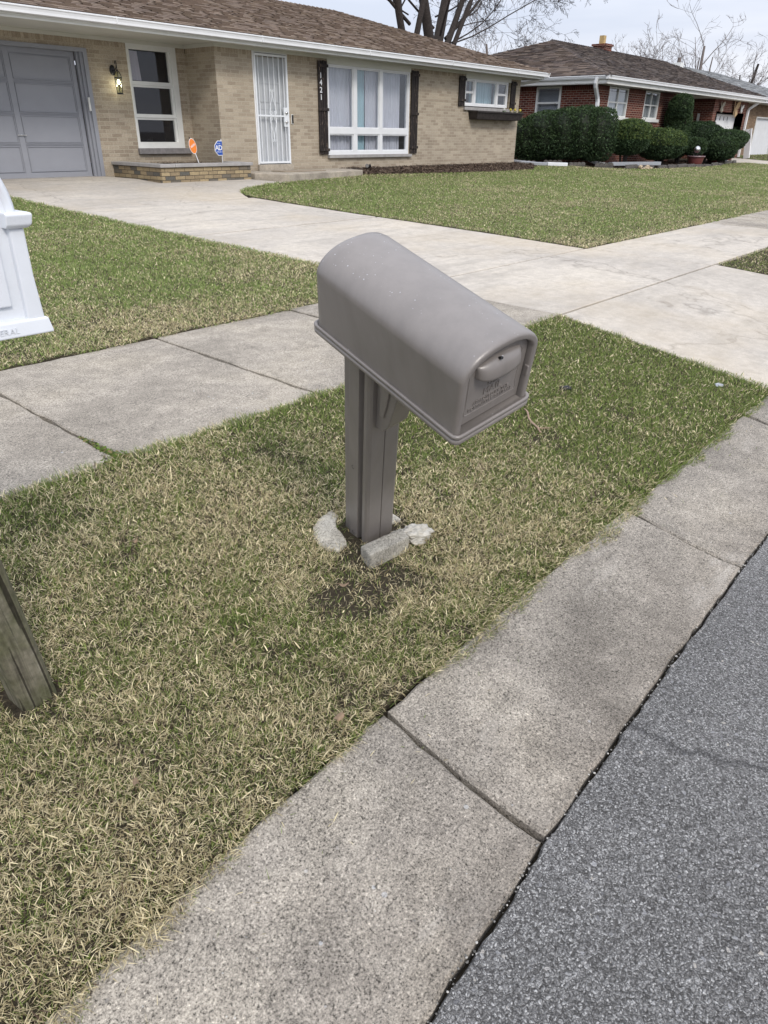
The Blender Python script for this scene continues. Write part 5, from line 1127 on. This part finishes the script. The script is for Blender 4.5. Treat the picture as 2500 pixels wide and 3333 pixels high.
roof_plane(mb, (62.6, 13.3, 1.77), (62.6, 13.3+2*k3, 1.77), (62.6-k3, 13.3+k3, 1.77+k3*t3), (62.6-k3, 13.3+k3, 1.77+k3*t3), GR, rise_rows=.3, tabw=(.8, 1.5), seed=4)
ridge_caps(mb, (41.7, 13.3, 1.77), (41.7+k3, 13.3+k3, 1.77+k3*t3), GR, h=.03); mb.build('roof', M['shingle'], th)
mb = MB(); mb.box(48.0, 48.5, 19.2, 19.7, 3.5, 3.86); mb.build('roof_vent', M['white_trim'], th)
# ------------------------------------------------------------------ bushes
def leaf_mass(mb, blobs, n, size, cols, seed, flat=None, core=True, top_cols=None, zmin=-.85):
    """evergreen mass: small leaf sprays through the outer shell of several blobs"""
    rn = np.random.default_rng(seed); tot = sum(b[3]*b[4]+b[3]*b[5] for b in blobs)
    for b in blobs:
        cx_, cy_, cz_, rx, ry, rz = b; m = int(n*(rx*ry+rx*rz)/tot)
        th_ = rn.random(m)*2*np.pi; u = rn.random(m)*2-1; s_ = np.sqrt(1-u*u); p = np.stack([s_*np.cos(th_), s_*np.sin(th_), u], 1)
        e = 2.6; q = (np.abs(p)**e).sum(1)**(-1/e); lum = 1+.10*(pnoise(p[:, 0]*3+9, p[:, 2]*3+p[:, 1]*2+9, 1, seed)-.5)*2
        r = q*(1-.10*rn.random(m)**1.5)*lum
        P = p*r[:, None]*np.array([rx, ry, rz])+np.array([cx_, cy_, cz_]); ok = P[:, 2] > zmin
        for i in np.nonzero(ok)[0]:
            c = Vector(P[i]); d_ = Vector(p[i])*.55+Vector((rn.normal(0, .5), rn.normal(0, .5), rn.normal(.15, .5))); d_.normalize(); s2 = d_.cross(Vector((rn.normal(), rn.normal(), rn.normal()))).normalized()
            L_, w_ = size*rn.uniform(.6, 1.5), size*rn.uniform(.28, .55); dep = rn.random()
            col = cols[rn.integers(len(cols))]; 
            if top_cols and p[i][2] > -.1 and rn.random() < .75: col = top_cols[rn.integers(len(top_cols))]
            k = rn.uniform(.6, 1.35); mb.add([c-s2*w_, c+s2*w_, c+s2*w_*.4+d_*L_, c-s2*w_*.4+d_*L_], [(0, 1, 2, 3)], tuple(v*k for v in col))
        for i in range(int(40*rx)):   # stray shoots standing out of the clipped face
            a_ = rn.random()*6.28; u_ = rn.uniform(-.2, .9); q0 = Vector((math.cos(a_)*math.sqrt(1-u_*u_), math.sin(a_)*math.sqrt(1-u_*u_), u_)); qq = (abs(q0.x)**2.6+abs(q0.y)**2.6+abs(q0.z)**2.6)**(-1/2.6)
            p0 = Vector((cx_+q0.x*rx*qq, cy_+q0.y*ry*qq, cz_+q0.z*rz*qq)); 
            if p0.z < zmin: continue
            p1 = p0+q0*rn.uniform(.04, .12)+Vector((rn.normal(0, .02), rn.normal(0, .02), .05)); w3 = Vector((rn.normal(), rn.normal(), 0)).normalized()*.006; mb.add([p0-w3, p0+w3, p1], [(0, 1, 2)], cols[0]); w3 = w3*3; mb.add([p1-w3, p1+w3, p1+q0*.05], [(0, 1, 2)], cols[1])
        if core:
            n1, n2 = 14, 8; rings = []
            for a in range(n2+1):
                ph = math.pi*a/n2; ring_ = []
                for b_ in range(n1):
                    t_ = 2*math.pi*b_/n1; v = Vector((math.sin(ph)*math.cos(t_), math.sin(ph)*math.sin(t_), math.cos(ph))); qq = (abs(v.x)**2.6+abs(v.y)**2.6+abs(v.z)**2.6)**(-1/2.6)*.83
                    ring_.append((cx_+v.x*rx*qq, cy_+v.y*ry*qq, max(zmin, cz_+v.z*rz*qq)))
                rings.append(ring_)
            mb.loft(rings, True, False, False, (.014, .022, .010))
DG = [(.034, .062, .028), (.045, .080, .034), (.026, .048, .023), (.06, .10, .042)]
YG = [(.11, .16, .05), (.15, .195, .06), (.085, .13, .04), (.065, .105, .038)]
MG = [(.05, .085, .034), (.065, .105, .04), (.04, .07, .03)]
def bush(loc, blobs, n, label, top=None, base=DG, trunk=True, name='clipped_bush', size=.042, seed=1):
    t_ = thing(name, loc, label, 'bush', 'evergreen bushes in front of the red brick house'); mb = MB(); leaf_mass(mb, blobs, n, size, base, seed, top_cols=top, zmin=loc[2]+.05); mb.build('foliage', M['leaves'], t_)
    mb = MB(); rn = random.Random(seed)
    for k in range(7):
        a = rn.uniform(0, 6.28); b = blobs[k % len(blobs)]; mb.tube([(loc[0]+.1*math.cos(a), loc[1]+.1*math.sin(a), loc[2]-.03), ((loc[0]*.5+b[0]*.5)+.2*math.cos(a), (loc[1]*.5+b[1]*.5)+.2*math.sin(a), (loc[2]+b[2])/2), (b[0]+.3*math.cos(a), b[1]+.3*math.sin(a), b[2])], [.035, .025, .012], 6)
    mb.build('stems', M['bark'], t_)
BUSHES = True
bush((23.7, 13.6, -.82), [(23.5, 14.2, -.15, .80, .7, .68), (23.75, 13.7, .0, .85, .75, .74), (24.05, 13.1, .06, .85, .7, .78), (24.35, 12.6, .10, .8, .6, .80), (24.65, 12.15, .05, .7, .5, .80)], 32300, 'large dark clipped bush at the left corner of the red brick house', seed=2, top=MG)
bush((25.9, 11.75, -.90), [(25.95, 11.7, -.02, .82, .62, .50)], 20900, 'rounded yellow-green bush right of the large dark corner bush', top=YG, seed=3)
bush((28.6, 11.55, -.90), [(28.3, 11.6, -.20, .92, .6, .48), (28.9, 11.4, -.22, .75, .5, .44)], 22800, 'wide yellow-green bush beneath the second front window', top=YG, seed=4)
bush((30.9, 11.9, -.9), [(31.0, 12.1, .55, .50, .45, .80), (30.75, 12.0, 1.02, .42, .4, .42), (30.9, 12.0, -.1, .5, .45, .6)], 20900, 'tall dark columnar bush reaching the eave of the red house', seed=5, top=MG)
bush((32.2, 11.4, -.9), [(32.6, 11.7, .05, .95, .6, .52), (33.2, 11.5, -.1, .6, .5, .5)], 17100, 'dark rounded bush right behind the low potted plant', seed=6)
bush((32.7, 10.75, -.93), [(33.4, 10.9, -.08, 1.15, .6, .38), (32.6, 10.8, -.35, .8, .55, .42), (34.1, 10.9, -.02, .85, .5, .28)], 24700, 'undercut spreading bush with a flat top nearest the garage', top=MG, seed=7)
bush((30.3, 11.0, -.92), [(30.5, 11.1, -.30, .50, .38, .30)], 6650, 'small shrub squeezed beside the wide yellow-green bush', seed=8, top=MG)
# ------------------------------------------------------------------ bed edging, pots, duct, stones
BED = [(22.65, 13.95), (23.2, 13.3), (23.45, 12.5), (24.3, 12.0), (24.9, 11.2), (26.6, 10.78), (30.14, 10.48), (31.7, 10.45), (34.4, 11.0), (36.2, 11.2), (36.2, 12.6), (25.15, 12.6), (25.15, 14), (24.9, 14.4)]
o = soil_patch('mulch_bed', BED, lambda x, y: gz(y)-.005, 2500, .06, [(c[0]*.7, c[1]*.7, c[2]*.7) for c in MC], None, lump=.02); tag(o, 'dark soil bed under the bushes of the red brick house', 'soil bed', None, 'stuff')
segs = BED[:10]; L_tot = 0; first = None; idx = 0
def edge_mesh():
    mb = MB(); n = 4; w_ = .15
    for k in range(n):
        prof = [(-.075, 0)] + [(.072*math.cos(a), .045+.055*math.sin(a)) for a in np.linspace(math.pi, 0, 9)] + [(.075, 0)]
        mb.loft([[(k*w_+.075+x, y, z) for x, z in prof] for y in (-.035, .035)], True, True, True)
    mb.box(0, n*w_, -.025, .025, -.08, .02); return mb
EDGE_ME = None
for i in range(len(segs)-1):
    a, b = Vector(segs[i]), Vector(segs[i+1]); d_ = (b-a); m = max(1, int(d_.length/.62))
    for k in range(m):
        p = a+d_*(k/m)
        if EDGE_ME is None: o = edge_mesh().build('edging_block', M['edging']); EDGE_ME = o.data
        else: o = bpy.data.objects.new('edging_block', EDGE_ME); COL.objects.link(o)
        o.location = (p.x, p.y, gz(p.y)+.005+random.uniform(-.015, .012)); o.rotation_euler = (random.uniform(-.08, .08), random.uniform(-.03, .03), math.atan2(d_.y, d_.x)+random.uniform(-.04, .04))
        tag(o, 'weathered scalloped concrete edging block bordering the red house bed', 'edging', 'scalloped edging blocks round the bed')
def pot(loc, r, h, label, mat):
    t_ = thing('flower_pot', loc, label, 'pot', None); x, y, z = loc; n = 24; mb = MB()
    pr = [(.0, .0), (.62, 0), (.68, .02), (.80, .35), (.93, .80), (.95, .86), (1.06, .88), (1.08, 1.0), (.98, 1.0), (.94, .86), (.0, .84)]
    mb.loft([[(x+r*a*math.cos(2*math.pi*k/n), y+r*a*math.sin(2*math.pi*k/n), z+h*b) for k in range(n)] for a, b in pr], True); mb.build('pot_body', mat, t_, smooth=True)
    return t_
gp_ = NT('two_tone_glaze'); sp_ = gp_.n('ShaderNodeSeparateXYZ'); gp_.l(gp_.tc.outputs['Object'], sp_.inputs[0]); zz_ = gp_.math('ADD', sp_.outputs[2], gp_.math('MULTIPLY', gp_.noise(9), .1))
M['glaze'] = gp_.out(gp_.ramp(gp_.math('MULTIPLY_ADD', zz_, 1.6, 1.5), [(.2, (.15, .045, .04)), (.55, (.17, .06, .06)), (.75, (.30, .31, .33)), (1, (.35, .36, .38))]), .3)
p1 = pot((29.9, 10.75, -.95), .30, .36, 'grey and red glazed pot with a silver ball ornament', M['glaze'])
bm = bmesh.new(); bmesh.ops.create_uvsphere(bm, u_segments=20, v_segments=12, radius=.115, matrix=Matrix.Translation((29.85, 10.75, -.38))); me = bpy.data.meshes.new('gazing_ball'); bm.to_mesh(me); bm.free(); me.materials.append(M['chrome']); me.shade_smooth(); o = place('gazing_ball', me); tag(o, 'silver gazing ball in a wire holder on the glazed pot', 'ornament')
wh = MB()
for k in range(6): a = k*math.pi/3; wh.tube([(29.85+.02*math.cos(a), 10.75+.02*math.sin(a), -.62), (29.85+.14*math.cos(a), 10.75+.14*math.sin(a), -.50), (29.85+.10*math.cos(a), 10.75+.10*math.sin(a), -.44)], .008, 5)
wh.tube([(29.85, 10.75, -.66), (29.85, 10.75, -.6)], .012, 6); tag(wh.build('wire_holder', M['dark_metal']), 'black wire holder under the silver gazing ball', 'plant stand')
pot((34.2, 11.55, -.92), .33, .42, 'dark red glazed pot half hidden under the undercut bush', M['terracotta'])
p3 = pot((37.6, 12.15, -.88), .33, .50, 'dark red glazed pot with black bin liner beside the garage', M['terracotta'])
crumple('black_sack', (37.65, 12.2, -.33), (.36, .30, .16), M['rubber_black'], 'black sack heaped on top of the dark red pot by the garage', 'sack', 4, 3)
crumple('hose_pile', (35.6, 11.7, -.86), (.42, .3, .12), M['rubber_black'], 'dark coiled hose heap in the bed near the garage', 'hose', 6, 3)
mb = MB(); mb.box(0, 2.35, -.09, .09, 0, .11); o = mb.build('metal_duct', M['galv'], None, bevel=.006); o.location = (24.9, 11.75, -.86); o.rotation_euler = (0, 0, math.atan2(-.75, 2.2)); tag(o, 'long galvanised metal channel lying in front of the yellow-green bushes', 'channel')
mb = MB(); mb.box(0, .05, 0, .32, 0, 1.28, ); mb.box(.05, .20, .28, .32, 0, 1.28); o = mb.build('white_board', M['white_door'], None, bevel=.004); o.location = (40.55, 12.05, -.83); o.rotation_euler = (R(-9), 0, R(-20)); tag(o, 'white boxy panel leaning against the right end of the red house', 'board')
rn = random.Random(9)
for k in range(9):
    x, y = 25.35+rn.uniform(-.45, .45), 10.78+rn.uniform(-.12, .12); s_ = rn.uniform(.05, .09)
    o = crumple('stone', (x, y, gz(y)+.02+(.05 if k > 5 else 0)), (s_*1.3, s_, s_*.8), plain('tan_stone', (.45, .36, .25), .8, .25, 9, .2) if k == 0 else bpy.data.materials['tan_stone'], 'tan stone in the small rock pile before the red house bushes', 'stone', k, 2); o['group'] = 'rock pile before the bushes'
# ------------------------------------------------------------------ trees
def tree(loc, label, stems, seed, mat, mat2, twig=.008, levels=4, name='bare_tree', droop=0, dens=1.0, group='bare trees', name_fork=(), lr=(.40, .62)):
    t_ = thing(name, loc, label, 'tree', group); rn = random.Random(seed); tr_, cr_ = MB(), MB(); base_ = Vector(loc)
    def rv(): return Vector((rn.gauss(0, 1), rn.gauss(0, 1), rn.gauss(0, 1)))
    def grow(p, d, L_, r, lev):
        n = 7 if lev < 2 else (5 if lev < 4 else 4); pts, rads = [p.copy()], [r]; q = p.copy(); dd = d.copy()
        for i in range(n):
            dd = (dd + rv()*(.05 if lev == 0 else .11) + Vector((0, 0, (.06 if lev < 2 else .04)-(droop if lev >= 3 else 0)*(1 if i < n*.6 else -1.6)))).normalized(); q = q+dd*(L_/n); pts.append(q.copy()); rads.append(max(twig*.6, r*(1-.62*(i+1)/n)))
        (tr_ if lev == 0 else cr_).tube(pts, rads, 10 if lev == 0 else (6 if lev < 2 else 4 if lev < 3 else 3), False)
        if lev >= levels: return
        m = [8, 7, 6, 5, 4][min(lev, 4)]; m = max(2, int(m*dens))
        for k in range(m):
            f_ = rn.uniform(.28, 1.0) if lev else rn.uniform(.25, 1.0); j = min(n-1, int(f_*n)); pp = pts[j].lerp(pts[j+1], f_*n-j if j < n-1 else .9); ax_ = (pts[j+1]-pts[j]).normalized(); s_ = ax_.cross(rv()).normalized()
            an = rn.uniform(.45, 1.0); nd = (ax_*math.cos(an)+s_*math.sin(an)).normalized(); grow(pp, nd, L_*rn.uniform(*lr)*(1-.25*f_), max(twig, rads[j]*(rn.uniform(.16, .34) if lev == 0 else rn.uniform(.35, .55))), lev+1)
    for (p0, p1, r0_, L_) in stems:
        a, b = Vector(p0), Vector(p1); d_ = (b-a).normalized(); grow(a, d_, L_, r0_, 0)
    if name_fork: 
        for q0, q1, r_ in name_fork: tr_.tube([q0, tuple((a+b)/2 for a, b in zip(q0, q1)), q1], [r_*1.3, r_, r_*.9], 12, False)
    tr_.build('trunk', mat, t_, smooth=True); cr_.build('branches', mat2, t_, smooth=True)
    print(label, len(cr_.f)); return t_
B = (27.6, 22, -.8)
STEMS = [((26.62, 22, 1.8), (25.87, 22, 4.61), .17, 9), ((26.66, 22.1, 1.8), (26.21, 22.1, 4.65), .15, 8.5), ((26.5, 21.8, 1.8), (26.81, 21.8, 4.71), .14, 9), ((28.45, 22, 1.8), (27.55, 22, 4.79), .24, 10), ((28.1, 22.1, 1.8), (29.2, 22.1, 4.98), .25, 10),
         ((27.9, 21.9, 1.8), (30.01, 21.8, 4.8), .16, 10), ((28.35, 21.8, 1.8), (30.09, 21.7, 4.09), .12, 8.5), ((26.6, 22, 3.9), (24.7, 22, 4.6), .07, 6), ((28.6, 22, 3.2), (32.6, 21.8, 4.2), .035, 7), ((28.9, 21.5, 3.4), (33, 20.5, 4.6), .03, 7), ((28.9, 22.5, 4.4), (34, 22.5, 6.2), .035, 8), ((29.3, 22, 5.0), (34.5, 21.0, 7.2), .04, 8), ((28.0, 21.5, 3.6), (27.0, 20, 5.2), .05, 5), ((26.5, 22, 4.2), (23.0, 22, 4.6), .03, 6), ((26.3, 22, 5.0), (22.0, 21.5, 5.4), .035, 7), ((28.2, 22, 3.9), (26.5, 23, 5.4), .05, 5), ((29.2, 22, 3.8), (31.5, 23, 4.2), .05, 5.5), ((29.0, 22, 3.6), (32.0, 21.5, 5.8), .07, 7)]
tree(B, 'big bare multi-stemmed tree rising behind the tan brick house', STEMS, 5, M['bark'], M['bark'], .007, 5, droop=.10, dens=.85, name_fork=[((27.4, 22, -1.0), (26.6, 22, 2.2), .36), ((27.8, 22, -1.0), (28.25, 22, 2.3), .45)])
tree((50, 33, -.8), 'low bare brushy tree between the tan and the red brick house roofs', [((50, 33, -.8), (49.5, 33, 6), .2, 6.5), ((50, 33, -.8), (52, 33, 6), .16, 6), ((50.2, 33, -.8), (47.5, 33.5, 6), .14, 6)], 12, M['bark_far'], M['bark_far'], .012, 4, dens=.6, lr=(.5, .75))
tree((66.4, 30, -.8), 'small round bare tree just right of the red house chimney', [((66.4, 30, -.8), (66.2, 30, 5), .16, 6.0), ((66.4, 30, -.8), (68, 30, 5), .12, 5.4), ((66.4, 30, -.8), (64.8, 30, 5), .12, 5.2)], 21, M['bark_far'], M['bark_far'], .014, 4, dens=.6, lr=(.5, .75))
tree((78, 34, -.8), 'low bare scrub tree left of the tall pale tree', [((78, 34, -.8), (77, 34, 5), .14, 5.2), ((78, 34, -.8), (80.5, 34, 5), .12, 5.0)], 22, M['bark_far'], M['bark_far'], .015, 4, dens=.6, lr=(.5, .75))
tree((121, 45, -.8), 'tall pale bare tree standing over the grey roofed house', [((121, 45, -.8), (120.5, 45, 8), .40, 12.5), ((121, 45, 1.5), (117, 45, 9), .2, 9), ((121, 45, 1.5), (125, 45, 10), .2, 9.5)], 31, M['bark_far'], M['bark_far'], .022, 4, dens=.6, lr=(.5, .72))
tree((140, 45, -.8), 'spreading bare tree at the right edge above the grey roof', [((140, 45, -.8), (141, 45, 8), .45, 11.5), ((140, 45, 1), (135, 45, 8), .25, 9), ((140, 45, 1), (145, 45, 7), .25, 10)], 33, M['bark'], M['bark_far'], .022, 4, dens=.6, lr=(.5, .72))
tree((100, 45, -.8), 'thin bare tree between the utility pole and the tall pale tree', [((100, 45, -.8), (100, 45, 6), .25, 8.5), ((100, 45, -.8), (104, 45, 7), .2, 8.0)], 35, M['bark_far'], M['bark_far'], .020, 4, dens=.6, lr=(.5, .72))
tree((-3, -22, -.8), 'bare tree across the street mirrored in the front windows', [((-3, -22, -.8), (-3, -22, 6), .35, 12), ((-3, -22, 1), (-7, -22, 8), .22, 9), ((-3, -22, 1), (1, -22, 8), .22, 9)], 41, M['bark'], M['bark'], .02, 3)
# utility poles
def pole(x, y, ztop, r, label):
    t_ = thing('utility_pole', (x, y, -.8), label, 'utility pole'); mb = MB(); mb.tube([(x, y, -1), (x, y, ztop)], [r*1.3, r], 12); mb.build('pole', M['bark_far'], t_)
    mb = MB(); mb.box(x-.9, x+.9, y-.06, y+.06, ztop-.75, ztop-.6); mb.build('crossarm', M['bark_far'], t_)
    mb = MB(); mb.tube([(x-.35, y-.1, ztop-1.5), (x-.35, y-.1, ztop-.8)], .2, 12); mb.build('transformer', M['galv'], t_)
pole(99.4, 40, 8.5, .22, 'wooden utility pole above the ridge of the red brick house')
pole(64.5, 40, 7.0, .16, 'wooden utility pole between the big tree and the red house roof')
print('faces', sum(len(o.data.polygons) for o in scene.objects if o.type == 'MESH'))
